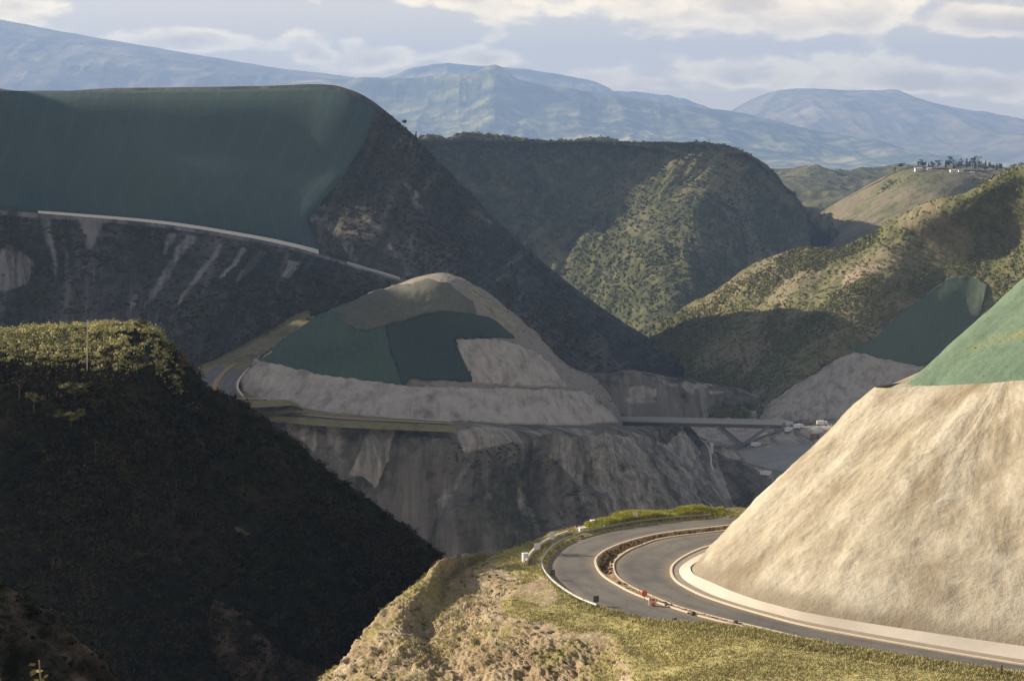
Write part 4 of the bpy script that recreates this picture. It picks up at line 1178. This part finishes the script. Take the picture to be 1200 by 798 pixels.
# loose stones on the eroded bank
rng = np.random.default_rng(41)
pos, _, _ = pick(LT, 900, bw, rng)
ico = bmesh.new(); bmesh.ops.create_icosphere(ico, subdivisions=1, radius=1)
iv = np.array([v.co for v in ico.verts]); iq = np.array([[v.index for v in f.verts] for f in ico.faces]); ico.free()
n = len(pos)
sz = .10 + .55 * rng.random(n) ** 3.5
V = pos[:, None] + (iv[None] * (.7 + .5 * rng.random((n, len(iv), 1)))) * (sz[:, None] * np.array([1, 1, .7]))[:, None, :] * (.7 + .6 * rng.random((n, 1, 3)))
o = np_mesh('stones', V.reshape(-1, 3), (iq[None] + np.arange(n)[:, None, None] * len(iv)).reshape(-1, 3), M['rock'], None, False)
tag(o, kind='stuff')

# dry plants in the median ditch along the back of the bend
rng = np.random.default_rng(51)
sidx = np.linspace(0, 14, 420)
wt = (np.ones(LMED.P.shape[:2]) * ((sidx > .6) & (sidx < 6.9))[None]) * (np.abs(np.linspace(0, 1, 13) - .5) < .36)[:, None]
brush('dry_plants', LMED, 420, wt, .18, .5, 22, .14, M['dry'], 52, 1.0)
wt = (np.ones(LMED.P.shape[:2]) * (sidx > 6.9)[None]) * (np.abs(np.linspace(0, 1, 13) - .5) < .4)[:, None]
brush('dry_plants', LMED, 240, wt * sstep(-.1, .3, fbm(LMED.P * .25, 3, 53)), .06, .24, 12, .08, M['dry'], 54, .7)

# ------------------------------------------------------------------ trees one can tell apart
def tree_parts(root, h, spread, mat, bark, seed, style, leaf, nleaf):
    rng = np.random.default_rng(seed)
    bm = bmesh.new()
    lean = rng.normal(size=2) * .05 * h
    top = (lean[0], lean[1], h * (.8 if style != 'umbrella' else .86))
    cyl(bm, (0, 0, -.4), (top[0] * .5, top[1] * .5, h * .45), h * .022 + .05, h * .016 + .03, 6)
    cyl(bm, (top[0] * .5, top[1] * .5, h * .45), top, h * .016 + .03, .03, 6)
    cl = []
    nl = {'umbrella': 11, 'round': 12, 'slim': 12, 'tuft': 6}[style]
    for a in range(nl):
        th = a * 2.4 + rng.random() * .8
        if style == 'umbrella':
            z, r = h * (.66 + .32 * rng.random()), spread * (.2 + .8 * rng.random())
            s = (spread * .36, spread * .36, h * .085)
        elif style == 'slim':
            f = a / nl
            z, r = h * (.3 + .68 * f), spread * .5 * (1 - f) * rng.random()
            s = (spread * (.75 - .55 * f), spread * (.75 - .55 * f), h * .09)
        elif style == 'tuft':
            z, r = h * (.78 + .2 * rng.random()), spread * .4 * rng.random()
            s = (spread * .5, spread * .5, h * .12)
        else:
            z, r = h * (.45 + .5 * rng.random()), spread * (.2 + .6 * rng.random())
            s = (spread * .42, spread * .42, h * .12)
        c = np.array([top[0] * z / h + r * math.cos(th), top[1] * z / h + r * math.sin(th), z])
        cl.append((c, s))
        if style in ('umbrella', 'round'):
            cyl(bm, (top[0] * .6, top[1] * .6, h * (.45 + .2 * rng.random())), tuple(c - np.array([0, 0, s[2] * .3])), h * .007 + .02, .015, 5)
    bm_obj('trunk', bm, bark, root)
    cen, tn = [], []
    for c, s in cl:
        m = nleaf // nl
        d = rand_unit(m, rng) * (rng.random((m, 1)) ** .5)
        cen.append(c + d * np.array(s)); tn.append(np.full(m, rng.random()))
    cen = np.vstack(cen); tn = np.concatenate(tn)
    V, Q = leaf_quads(cen, leaf * (.6 + .8 * rng.random(len(cen))), rng, .4 if style == 'umbrella' else 0)
    np_mesh('crown', V, Q, mat, root, False, {'tint': np.repeat(np.clip(tn + .2 * rng.normal(size=len(tn)), 0, 1), 4)})

BV_N = LN.bvh(2)
def tree_at(bv, px_, py_, h, spread, mat, bark, seed, style, leaf, nleaf, label, group=None, name='tree', sink=0.0):
    p_, n_ = hit(bv, px_, py_)
    if p_ is None: return None
    t = empty(name, (p_[0], p_[1], p_[2] - sink))
    tag(t, label, 'tree', group)
    tree_parts(t, h, spread, mat, bark, seed, style, leaf, nleaf)
    return t

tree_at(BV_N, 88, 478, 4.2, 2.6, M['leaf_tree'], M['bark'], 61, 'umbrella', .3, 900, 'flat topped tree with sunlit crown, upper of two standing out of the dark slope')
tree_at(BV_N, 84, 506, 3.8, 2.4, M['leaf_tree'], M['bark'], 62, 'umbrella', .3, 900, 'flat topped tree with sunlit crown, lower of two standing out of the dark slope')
tree_at(BV_N, 22, 470, 4.2, 2.0, M['leaf_near'], M['bark'], 63, 'umbrella', .24, 420, 'flat topped dull green tree at the far left of the dark slope')
tree_at(BV_N, 40, 484, 3.6, 1.7, M['leaf_tree'], M['bark'], 64, 'umbrella', .22, 380, 'small flat topped tree on the dark slope left of the two sunlit trees')
tree_at(BV_N, 166, 398, 3.6, 1.6, M['leaf_tree'], M['bark'], 65, 'umbrella', .2, 460, 'flat topped tree at the right end of the sunlit crest')
tree_at(BV_N, 196, 428, 4.6, 1.7, M['leaf_tree'], M['bark'], 66, 'umbrella', .2, 420, 'flat topped tree on bare stems where the crest starts to fall')
tree_at(BV_N, 214, 440, 4.2, 1.6, M['dry'], M['bark'], 67, 'round', .2, 420, 'brownish thin tree just below the flat topped tree on the falling crest')
tree_at(BV_N, 160, 440, 3.4, 1.7, M['leaf_near'], M['bark'], 68, 'umbrella', .22, 400, 'dull green low tree on the dark slope under the right end of the sunlit crest')
tree_at(BV_N, 124, 425, 3.0, 1.6, M['leaf_near'], M['bark'], 69, 'round', .22, 400, 'dark bushy tree just right of the pale pole')
tree_at(BV_N, 112, 540, 4.2, 1.0, M['leaf_near'], M['bark'], 70, 'tuft', .22, 300, 'thin pale stemmed tree on the dark slope below the two sunlit trees')

# pale pole on the near hill
p_, n_ = hit(BV_N, 102, 434)
t = empty('utility_pole', tuple(p_)); tag(t, 'thin pale wooden pole standing on the sunlit crest of the dark near hill', 'pole')
bm = bmesh.new(); cyl(bm, (0, 0, -1), (.1, 0, 8.8), .11, .08, 8); bm_obj('shaft', bm, M['wood'], t)
bm = bmesh.new(); cyl(bm, (-.35, 0, 8.3), (.45, 0, 8.3), .05, .05, 6); bm_obj('crossarm', bm, M['wood'], t)

# trees on the skyline of the big hill and of the plateau
for q_, (x, y, h, sp, st) in enumerate([(475, 152, 9, 2.2, 'tuft'), (489, 164, 8, 1.3, 'slim'), (468, 147, 4, 1.6, 'round')]):
    p_, n_ = hit(BV_B, x - 2, y + 8)
    if p_ is None: continue
    t = empty('tree', (p_[0], p_[1] + 2, p_[2] + 3)); tag(t, ['tall bare stemmed tree with a tuft of leaves on the skyline of the big hill', 'short narrow tree lower down the skyline of the big hill', 'small bushy tree highest on the skyline of the big hill'][q_], 'tree')
    tree_parts(t, h, sp, M['leaf_pine'], M['bark'], 80 + q_, st, .7, 130)
for q_, (x, h, st) in enumerate([(512, 13, 'tuft'), (520, 12, 'round'), (541, 6, 'round'), (560, 5, 'round'), (612, 6, 'round'), (668, 5, 'round')]):
    D_ = 2660
    t = empty('tree', tuple(U(x, 174, D_) + np.array([0, 0, -1.5]))); tag(t, 'dark tree standing on the flat rim of the plateau against the mountains', 'tree', 'trees along the plateau rim')
    tree_parts(t, h, h * .35, M['leaf_pine'], M['bark'], 90 + q_, st, 1.0, 140)

# trees of the hamlet
rng = np.random.default_rng(7)
tx = [1049,1056,1063,1073,1078,1083,1088,1092,1098,1108,1111,1114,1118,1121,1126,1132,1136,1140,1143,1147,1150,1155,1160,1164,1168,1173,1180,1184,1188,1196,1199]
for q_, x in enumerate(tx):
    h = float(8 + 10 * rng.random()) + (4 if 1106 < x < 1160 else 0) - (6 if x < 1070 else 0)
    D_ = 2800 + 40 * rng.random()
    yy = np.interp(x, [1040, 1062, 1095, 1130, 1165, 1210], [207, 198, 196.5, 199, 200.5, 203])
    g = U(x, yy, D_)
    gz = ground_at(BV_F, g[0], g[1])
    t = empty('tree', (g[0], g[1], (gz if gz else g[2]) - .5))
    tag(t, 'dark slender tree in the row behind the hamlet houses' if q_ % 3 == 0 else 'dark bushy tree in the row behind the hamlet houses', 'tree', 'slender trees behind the hamlet' if q_ % 3 == 0 else 'bushy trees behind the hamlet')
    tree_parts(t, h, h * (.16 if q_ % 3 == 0 else .34), M['leaf_pine'], M['bark'], 100 + q_, 'slim' if q_ % 3 == 0 else 'round', 1.2, 150)

# ------------------------------------------------------------------ hamlet houses
def house(x, y, D, w, d, h, rz, roof, label):
    g = U(x, y, D); gz = ground_at(BV_F, g[0], g[1])
    t = empty('house', (g[0], g[1], gz if gz is not None else g[2]), rz); tag(t, label, 'house')
    bm = bmesh.new(); box(bm, (0, 0, h/2 - .5), (w, d, h + 1)); bm_obj('wall', bm, M['wall'], t)
    bm = bmesh.new(); e = .5; rh = 1.4
    v = [bm.verts.new(c) for c in [(-w/2-e,-d/2-e,h), (w/2+e,-d/2-e,h), (w/2+e,d/2+e,h), (-w/2-e,d/2+e,h), (-w/2-e,0,h+rh), (w/2+e,0,h+rh)]]
    for f_ in ((0,1,5,4), (2,3,4,5), (3,0,4), (1,2,5), (3,2,1,0)): bm.faces.new([v[a] for a in f_])
    bm_obj('roof', bm, roof, t)
    for a in (-1, 1):
        bm = bmesh.new(); box(bm, (a * w * .3, -d/2 - .04, 1.6), (1.4, .1, 1.2)); bm_obj('window', bm, M['glass'], t)
    bm = bmesh.new(); box(bm, (0, -d/2 - .04, 1.05), (1.1, .1, 2.1)); bm_obj('door', bm, M['wood'], t)
house(1076, 197.5, 2768, 9.5, 6, 3.6, .05, M['rooft'], 'long white house, leftmost of the hamlet on the grassy hilltop')
house(1089, 197.5, 2766, 6, 5, 3.0, -.1, M['rooft'], 'small white house just right of the long leftmost white house')
house(1117, 199.5, 2770, 9, 6, 3.0, .1, M['rooft'], 'low pale house in front of the tallest trees of the hamlet')
house(1126, 199, 2776, 7, 6, 3.2, 0, M['roof'], 'pale house with brown roof beside the low pale hamlet house')
house(1139, 201, 2772, 6, 5, 2.6, .2, M['rooft'], 'small pale house towards the right of the hamlet houses')
house(1175, 204, 2775, 3.6, 4, 3.4, .2, M['roof'], 'tiny white house standing alone, rightmost of the hamlet')

# ------------------------------------------------------------------ guard rail, parapet, signs
OL = crv(OUT, 1401)
def oseg(i0, i1, d, dz=0.0):
    a, b = int(i0 * 100), int(i1 * 100)
    seg = OL[a:b:4].copy()
    t_ = np.gradient(OL, axis=0)[a:b:4]; t_[:, 2] = 0; t_ /= np.linalg.norm(t_, axis=1, keepdims=True)
    nn = np.stack([t_[:, 1], -t_[:, 0], t_[:, 0]*0], -1) * SGN
    seg = seg + nn * d; seg[:, 2] += dz
    return seg
t_ = np.gradient(OL, axis=0)[600]
SGN = 1 if t_[1] < 0 else -1
def rail(i0, i1, label):
    ln = oseg(i0, i1, .75)
    t = empty('guard_rail', tuple(ln[len(ln)//2])); tag(t, label, 'guard rail')
    org = np.array(t.location)
    s1 = 1
    prof = [(-.05,.42),(.06,.47),(-.05,.53),(.06,.60),(-.05,.66),(.06,.72),(-.05,.77),(-.10,.77),(.0,.60),(-.10,.42)]
    o = sweep(ln - org, prof, 120, 'beam', M['steel'], t)
    A_, Ln = arc(ln, max(4, int(np.linalg.norm(np.diff(ln, axis=0), axis=1).sum() / 3.2)))
    for c in A_:
        bm = bmesh.new(); box(bm, tuple(c - org + np.array([0, 0, .3])), (.13, .16, .9)); bm_obj('post', bm, M['steel'], t)
rail(1.1, 3.55, 'grey steel guard rail in front of the tall grass beyond the bend')
rail(3.7, 9.1, 'grey steel guard rail curving round the outer edge of the road bend')
w_ = sweep(oseg(3.3, 5.9, 3.4), [(-.22, -.6), (-.16, .75), (.16, .75), (.22, -.6)], 90, 'parapet', M['kerb'])
tag(w_, 'low cream concrete wall behind the guard rail at the outside of the bend', 'wall')
def block(px_, py_, D, s, rz, label):
    g = U(px_, py_, D); t = empty('end_block', tuple(g), rz); tag(t, label, 'concrete block')
    bm = bmesh.new(); box(bm, (0, 0, s[2]/2 - .3), (s[0], s[1], s[2] + .6), 0, .06); bm_obj('body', bm, M['white'], t)
    bm = bmesh.new(); box(bm, (0, 0, s[2] + .06), (s[0] * 1.06, s[1] * 1.06, .12), 0, .03); bm_obj('cap', bm, M['white'], t)
block(615.5, 659, 326, (.95, .8, 1.45), .3, 'white concrete block ending the cream wall at the left of the bend')
block(694.5, 618, 354, (.8, .8, 1.25), .2, 'white concrete block between the bare bank and the tall grass')
block(684, 622, 350, (1.8, .6, .5), .5, 'low white concrete block against the bare bank left of the tall grass')

def sign(i_, d, h, w, label, face, rz=None, hp=.9, group=None):
    k_ = int(i_ * 100)
    tt = np.gradient(OL, axis=0)[k_]; tt[2] = 0; tt /= np.linalg.norm(tt)
    nn = np.array([tt[1], -tt[0], 0]) * SGN
    g = OL[k_] + nn * d
    t = empty('marker_sign', (g[0], g[1], g[2]), math.atan2(tt[1], tt[0]) + math.pi / 2 if rz is None else rz)
    tag(t, label, 'road sign', group)
    bm = bmesh.new(); cyl(bm, (0, 0, -.4), (0, 0, h), .06, .05, 8); bm_obj('post', bm, M['steel'] if face is M['white'] else M['signback'], t)
    bm = bmesh.new(); box(bm, (0, -.06, h - hp/2), (w, .05, hp), 0, .012); bm_obj('panel', bm, face, t)
sign(2.12, 1.6, 2.1, .9, 'white square marker sign in front of the tall grass', M['white'], 0.1, .95)
sign(4.85, .45, 3.6, .85, 'tall white marker sign rising above the guard rail on the bend', M['white'], .2, 1.3)
sign(5.0, 2.7, 1.9, 1.05, 'wide white marker sign behind the cream wall left of the tall one', M['white'], .3, 1.1)
sign(6.9, .15, 1.5, .8, 'dark marker sign inside the guard rail at the apex of the bend', M['signback'], None, .9)
sign(8.95, .0, 1.5, 1.0, 'dark marker sign at the end of the curved guard rail beside the grass', M['signback'], None, 1.0)
sign(10.35, .5, 1.9, .9, 'dark marker sign showing over the grass near the orange markers', M['signback'], None, 1.0)
sign(11.62, 1.7, 3.3, .8, 'dark green grey marker sign on the grass edge, second from the right', M['signback'], None, 1.1)
sign(13.05, 1.7, 4.0, .8, 'dark green grey marker sign on the grass edge, nearest the right corner', M['signback'], None, 1.1)

# orange markers and lumps in the median
def on_median(px_, py_):
    return UZ(px_, py_, ZR + .2)
g = on_median(755, 702.5)
t = empty('round_marker', tuple(g), .4); tag(t, 'round orange red marker disc on a short post in the median', 'road marker')
bm = bmesh.new(); cyl(bm, (0, 0, -.2), (0, 0, 1.0), .05, .05, 8); bm_obj('post', bm, M['signback'], t)
bm = bmesh.new(); cyl(bm, (0, -.05, .95), (0, .05, .95), .5, .5, 20); bm_obj('disc', bm, M['orange'], t)
g = on_median(765.5, 708)
t = empty('traffic_drum', tuple(g), .2); tag(t, 'orange and white traffic drum with a slanted board on the median kerb', 'traffic drum')
bm = bmesh.new(); cyl(bm, (0, 0, -.1), (0, 0, .95), .33, .26, 16); bm_obj('body', bm, M['orange'], t)
bm = bmesh.new(); cyl(bm, (0, 0, .35), (0, 0, .55), .325, .31, 16); bm_obj('stripe', bm, M['white'], t)
bm = bmesh.new(); box(bm, (-.55, 0, .5), (.25, .12, 1.1), .2); bm_obj('board', bm, M['kerb'], t)
for q_, (x, y, s, lb) in enumerate([(781, 708, .34, 'dark stone in the median right of the orange markers'), (812, 718.5, .42, 'largest dark stone, beside a pale one in the median'), (806, 717, .22, 'small pale stone touching the largest dark stone in the median'),
        (862, 729, .40, 'dark stone in the median above the grass edge'), (977, 755, .36, 'dark stone in the median near the right of the grass'), (725, 683, .4, 'dark stone at the near end of the planted ditch'), (732, 684, .3, 'smaller dark stone beside the one at the end of the ditch'), (763, 703, .28, 'dark stone between the two orange markers')]):
    bm = bmesh.new(); bmesh.ops.create_icosphere(bm, subdivisions=2, radius=s)
    for v in bm.verts:
        f_ = 1 + .3 * float(vnoise(np.array([[v.co.x * 3 + q_ * 9, v.co.y * 3, v.co.z * 3]]), q_)[0])
        v.co = (v.co.x * f_, v.co.y * f_, max(v.co.z * f_ * .8, -.2))
    o = bm_obj('stone', bm, M['kerb'] if q_ == 2 else M['bark'], None); o.location = on_median(x, y); tag(o, lb, 'stone')

# ------------------------------------------------------------------ trucks, cabins at the far bridge end
def truck(name='parked_truck'):
    t = empty(name, (0, 0, 0)); tag(t, 'x', 'truck')
    bm = bmesh.new(); box(bm, (2.6, 0, 1.6), (1.8, 2.2, 2.1), 0, .15); cab = bm_obj('cab', bm, M['white'], t)
    bm = bmesh.new(); box(bm, (3.52, 0, 1.9), (.06, 1.8, .8)); bm_obj('windscreen', bm, M['glass'], cab)
    bm = bmesh.new(); box(bm, (-.8, 0, 1.9), (4.6, 2.3, 2.2), 0, .05); bm_obj('cargo_box', bm, M['white'], t)
    for a in (-2.2, 2.5):
        for b in (-1, 1):
            bm = bmesh.new(); cyl(bm, (a, b * .85, .5), (a, b * 1.15, .5), .5, .5, 12); bm_obj('wheel', bm, M['rubber'], t)
    return t
def dup(o, parent=None):
    c = o.copy(); COL.objects.link(c)
    if parent is not None: c.parent = parent
    for ch in list(o.children): dup(ch, c)
    return c
proto = truck()
for q_, (x, y, D, rz, lb) in enumerate([(923, 497.5, 1222, .1, 'white truck nearest the right end of the bridge'), (924, 505, 1205, 1.0, 'white truck parked below the others under the bridge end'),
        (936, 501, 1214, .6, 'white truck alone between the two groups by the bridge'), (963, 497, 1205, .0, 'white truck furthest right beside the tan slope, upper row'),
        (957, 507.5, 1186, .4, 'white truck beside the reddish shed next to the tan slope')]):
    o = proto if q_ == 0 else dup(proto)
    p_, n_ = hit(BV_V, x, y + 1.5)
    o.location = tuple(p_) if p_ is not None else tuple(U(x, y + 1, D)); o.rotation_euler.z = rz
    o['label'] = lb; o['group'] = 'trucks parked beyond the bridge'
def shed(px_, py_, w, d, h, mat, roof, label, rz):
    p_, n_ = hit(BV_V, px_, py_)
    if p_ is None: p_ = U(px_, py_, 1215)
    t = empty('site_shed', tuple(p_), rz); tag(t, label, 'shed')
    bm = bmesh.new(); box(bm, (0, 0, h/2 - .4), (w, d, h + .8)); bm_obj('wall', bm, mat, t)
    bm = bmesh.new(); box(bm, (0, 0, h + .15), (w + .6, d + .6, .3), 0, .05); bm_obj('roof', bm, roof, t)
    bm = bmesh.new(); box(bm, (w * .2, -d/2 - .04, 1.0), (1.0, .1, 2.0)); bm_obj('door', bm, M['signback'], t)
shed(917, 499.5, 4.2, 3, 2.9, M['yellow'], M['wall'], 'yellowish site shed at the right end of the bridge', .1)
shed(955, 514, 4.6, 3.2, 2.2, M['roof'], M['roof'], 'reddish site shed partly hidden by the tan slope', .3)
shed(946, 498, 9, 3, 1.6, M['concd'], M['roof'], 'long low grey shed with reddish roof behind the trucks', .02)
p_, n_ = hit(BV_V, 898, 558)
if p_ is not None:
    o = dup(proto); o.location = tuple(p_); o.rotation_euler.z = 2.6; o['label'] = 'white truck alone at the lower edge of the grey paved yard'; o['group'] = 'trucks parked beyond the bridge'
p_, n_ = hit(BV_V, 886, 524)
if p_ is not None:
    o = dup(proto); o.location = tuple(p_); o.rotation_euler.z = .2; o['label'] = 'white truck beside the foot of the bridge legs'; o['group'] = 'trucks parked beyond the bridge'

# ------------------------------------------------------------------ twigs in the bottom left corner
BV_C = LC.bvh(1)
def twig(x, y0, top, seed, label, sun):
    z = ground_at(BV_C, x, y0)
    t = empty('dry_shrub', (x, y0, z)); tag(t, label, 'shrub')
    r = random.Random(seed)
    bm = bmesh.new()
    H = top - z
    tips = []
    for a in range(9):
        th, rr = r.random() * 6.28, .06 + .26 * r.random()
        m = (rr * .45 * math.cos(th), rr * .45 * math.sin(th), H * .55 * (.8 + .3 * r.random()))
        e = (rr * math.cos(th), rr * math.sin(th), H * (.72 + .28 * r.random()))
        cyl(bm, (0, 0, -.1), m, .016, .012, 6); cyl(bm, m, e, .012, .005, 6); tips.append(e)
    bm_obj('stems', bm, M['stem'], t)
    rng = np.random.default_rng(seed)
    cen = np.array(tips)[rng.integers(0, 9, 150)] - np.c_[np.zeros((150, 2)), rng.random(150) * .3] + rng.normal(size=(150, 3)) * .035
    V, Q = leaf_quads(cen, .022 + .02 * rng.random(150), rng)
    np_mesh('leaves', V, Q, M['grass'], t, False, {'tint': np.repeat(rng.random(150), 4)})
twig(-3.05, 12.4, -3.30, 1, 'dry bare twigs at the bottom left, middle of three shrubs', 1)
twig(-2.72, 12.0, -3.22, 2, 'dry bare twigs at the bottom left, rightmost of three shrubs', 1)
twig(-3.42, 12.9, -3.30, 3, 'leafy dry shrub in the bottom left corner, leftmost of three shrubs', 1)

# ------------------------------------------------------------------ air
bm = bmesh.new()
box(bm, (0, 17500, 540), (44000, 37600, 1890))
me = bpy.data.meshes.new('haze'); bm.to_mesh(me); bm.free()
hz = link(bpy.data.objects.new('haze', me)); tag(hz, kind='stuff')
hm = bpy.data.materials.new('air'); hm.use_nodes = True
t = hm.node_tree; t.nodes.clear()
v = t.nodes.new('ShaderNodeVolumePrincipled'); o = t.nodes.new('ShaderNodeOutputMaterial')
v.inputs['Color'].default_value = (.38, .56, .92, 1)
v.inputs['Density'].default_value = HAZE = .54e-4
v.inputs['Anisotropy'].default_value = .1
t.links.new(v.outputs[0], o.inputs['Volume'])
me.materials.append(hm)

# ------------------------------------------------------------------ light, sky, camera
el, az = math.radians(SUN_EL), math.radians(SUN_AZ)
sd_ = Vector((math.sin(az) * math.cos(el), math.cos(az) * math.cos(el), math.sin(el)))
sl = bpy.data.lights.new('sun', 'SUN'); sl.energy = 5.0; sl.angle = math.radians(.53); sl.color = (1.0, .88, .71)
so = link(bpy.data.objects.new('sun', sl)); so.rotation_euler = sd_.to_track_quat('Z', 'Y').to_euler()

wd = bpy.data.worlds.new('World'); SC.world = wd; wd.use_nodes = True
t = wd.node_tree; t.nodes.clear()
def nd(ty): return t.nodes.new(ty)
def mth(op, a, b=0.0, c=None, clamp=False):
    x = nd('ShaderNodeMath'); x.operation = op; x.use_clamp = clamp
    for s_i, vv in enumerate((a, b) if c is None else (a, b, c)):
        if hasattr(vv, 'is_output'): t.links.new(vv, x.inputs[s_i])
        else: x.inputs[s_i].default_value = vv
    return x.outputs[0]
sky = nd('ShaderNodeTexSky'); sky.sky_type = 'NISHITA'; sky.sun_disc = False
sky.sun_elevation = el; sky.sun_rotation = az; sky.altitude = 2000; sky.air_density = 1.0; sky.dust_density = 2.0; sky.ozone_density = .7
tc = nd('ShaderNodeTexCoord')
sep = nd('ShaderNodeSeparateXYZ'); t.links.new(tc.outputs['Generated'], sep.inputs[0])
X_, Y_, Z_ = sep.outputs
azm = mth('ARCTAN2', X_, Y_)
elv = mth('ARCSINE', Z_)
cmb = nd('ShaderNodeCombineXYZ')
t.links.new(mth('MULTIPLY', azm, 14.0), cmb.inputs[0]); t.links.new(mth('MULTIPLY', elv, 30.0), cmb.inputs[1])
def cnoise(vec, sc, det, ro, dist=0.0, offs=None):
    if offs:
        ad = nd('ShaderNodeVectorMath'); ad.operation = 'ADD'; t.links.new(vec, ad.inputs[0]); ad.inputs[1].default_value = offs; vec = ad.outputs[0]
    x = nd('ShaderNodeTexNoise'); x.noise_dimensions = '3D' if det == 8 else '2D'; t.links.new(vec, x.inputs['Vector']); x.inputs['Scale'].default_value = sc
    x.inputs['Detail'].default_value = det; x.inputs['Roughness'].default_value = ro; x.inputs['Distortion'].default_value = dist
    return x.outputs['Fac']
def blob(px_, py_, sx, sy, amp):
    a0, e0 = (px_ - CX) / F, (HY - py_) / F
    u = mth('DIVIDE', mth('SUBTRACT', azm, a0), sx / F); v_ = mth('DIVIDE', mth('SUBTRACT', elv, e0), sy / F)
    r = mth('ADD', mth('MULTIPLY', u, u), mth('MULTIPLY', v_, v_))
    return mth('MULTIPLY', mth('EXPONENT', mth('MULTIPLY', r, -1.0)), amp)
cov = 0.0
for b_ in [(800,6,300,34,.52), (960,28,130,24,.34), (1185,34,62,18,.55), (1000,92,300,22,.46), (700,90,80,15,.40), (230,52,190,18,.50), (420,74,100,16,.40), (570,68,70,15,.45), (20,12,70,18,.40), (480,-10,120,22,.3), (1120,102,120,13,.3)]:
    cov = mth('ADD', cov, blob(*b_))
n1 = cnoise(cmb.outputs[0], 1.5, 9, .55, .15)
n2 = cnoise(cmb.outputs[0], 1.5, 9, .55, .15, (.07, -.10, 0))
def puff(offs=None):
    vec = cmb.outputs[0]
    if offs:
        ad = nd('ShaderNodeVectorMath'); ad.operation = 'ADD'; t.links.new(vec, ad.inputs[0]); ad.inputs[1].default_value = offs; vec = ad.outputs[0]
    x = nd('ShaderNodeTexVoronoi'); x.feature = 'F1'; x.voronoi_dimensions = '2D'; t.links.new(vec, x.inputs['Vector']); x.inputs['Scale'].default_value = 2.4
    x.inputs['Detail'].default_value = 2.0; x.inputs['Roughness'].default_value = .5; x.normalize = True
    return mth('MULTIPLY', mth('SUBTRACT', .36, x.outputs['Distance']), .45)
n1 = mth('ADD', n1, puff()); n2 = mth('ADD', n2, puff((.07, -.10, 0)))
dens = mth('ADD', mth('MULTIPLY', mth('SUBTRACT', n1, .54), .9), cov)
dens2 = mth('ADD', mth('MULTIPLY', mth('SUBTRACT', n2, .54), .9), cov)
def smooth(a, lo, hi):
    x = nd('ShaderNodeMapRange'); x.interpolation_type = 'SMOOTHSTEP'; t.links.new(a, x.inputs[0])
    x.inputs[1].default_value = lo; x.inputs[2].default_value = hi; return x.outputs[0]
# clouds elsewhere in the sky too
far_c = cnoise(tc.outputs['Generated'], 3.0, 8, .6, .4)
up = smooth(elv, .10, .30)
dens = mth('ADD', dens, mth('MULTIPLY', mth('SUBTRACT', far_c, .40), mth('MULTIPLY', up, 2.6)))
alpha = smooth(dens, .20, .38)
lit = smooth(mth('SUBTRACT', dens, dens2), -.16, .10)
thick = smooth(dens, .36, .66)
def rgbmix(f, a, b, mode='MIX'):
    x = nd('ShaderNodeMix'); x.data_type = 'RGBA'; x.blend_type = mode
    for s_i, vv in ((0, f), (6, a), (7, b)):
        if hasattr(vv, 'is_output'): t.links.new(vv, x.inputs[s_i])
        else: x.inputs[s_i].default_value = vv if s_i == 0 else (*vv, 1)
    return x.outputs[2]
CW = 1.0
ccol = rgbmix(thick, (27, 21.5, 12.5), (14.5, 10.8, 6.2))
ccol = rgbmix(lit, rgbmix(.5, ccol, (14.0, 9.8, 5.4)), ccol)
ccol = rgbmix(up, ccol, (7.4, 6.8, 6.1))
# thin bright veil that lightens the low sky
veil = smooth(elv, .20, -.02)
skyc = rgbmix(mth('MULTIPLY', veil, .95), sky.outputs[0], (17.4, 13.4, 8.6))
bgc = rgbmix(mth('MULTIPLY', alpha, .92), skyc, ccol)
bg = nd('ShaderNodeBackground'); t.links.new(bgc, bg.inputs[0]); bg.inputs[1].default_value = .05
wo = nd('ShaderNodeOutputWorld'); t.links.new(bg.outputs[0], wo.inputs[0])

cam = bpy.data.cameras.new('camera'); co = link(bpy.data.objects.new('camera', cam))
co.location = (0, 0, 0); co.rotation_euler = (math.pi / 2, 0, 0)
cam.sensor_width = 36; cam.lens = F / 1200 * 36; cam.shift_y = (HY - 399) / 1200
cam.clip_start = .5; cam.clip_end = 60000
SC.camera = co
vs = SC.view_settings
vs.view_transform = 'Standard'; vs.look = 'None'; vs.gamma = 1; vs.use_curve_mapping = False; vs.exposure = 1.0
SC.cycles.use_denoising = True; SC.cycles.denoising_prefilter = 'NONE'; SC.cycles.denoising_input_passes = 'RGB_ALBEDO_NORMAL'
SC.cycles.max_bounces = 5; SC.cycles.diffuse_bounces = 2; SC.cycles.glossy_bounces = 2; SC.cycles.volume_bounces = 0
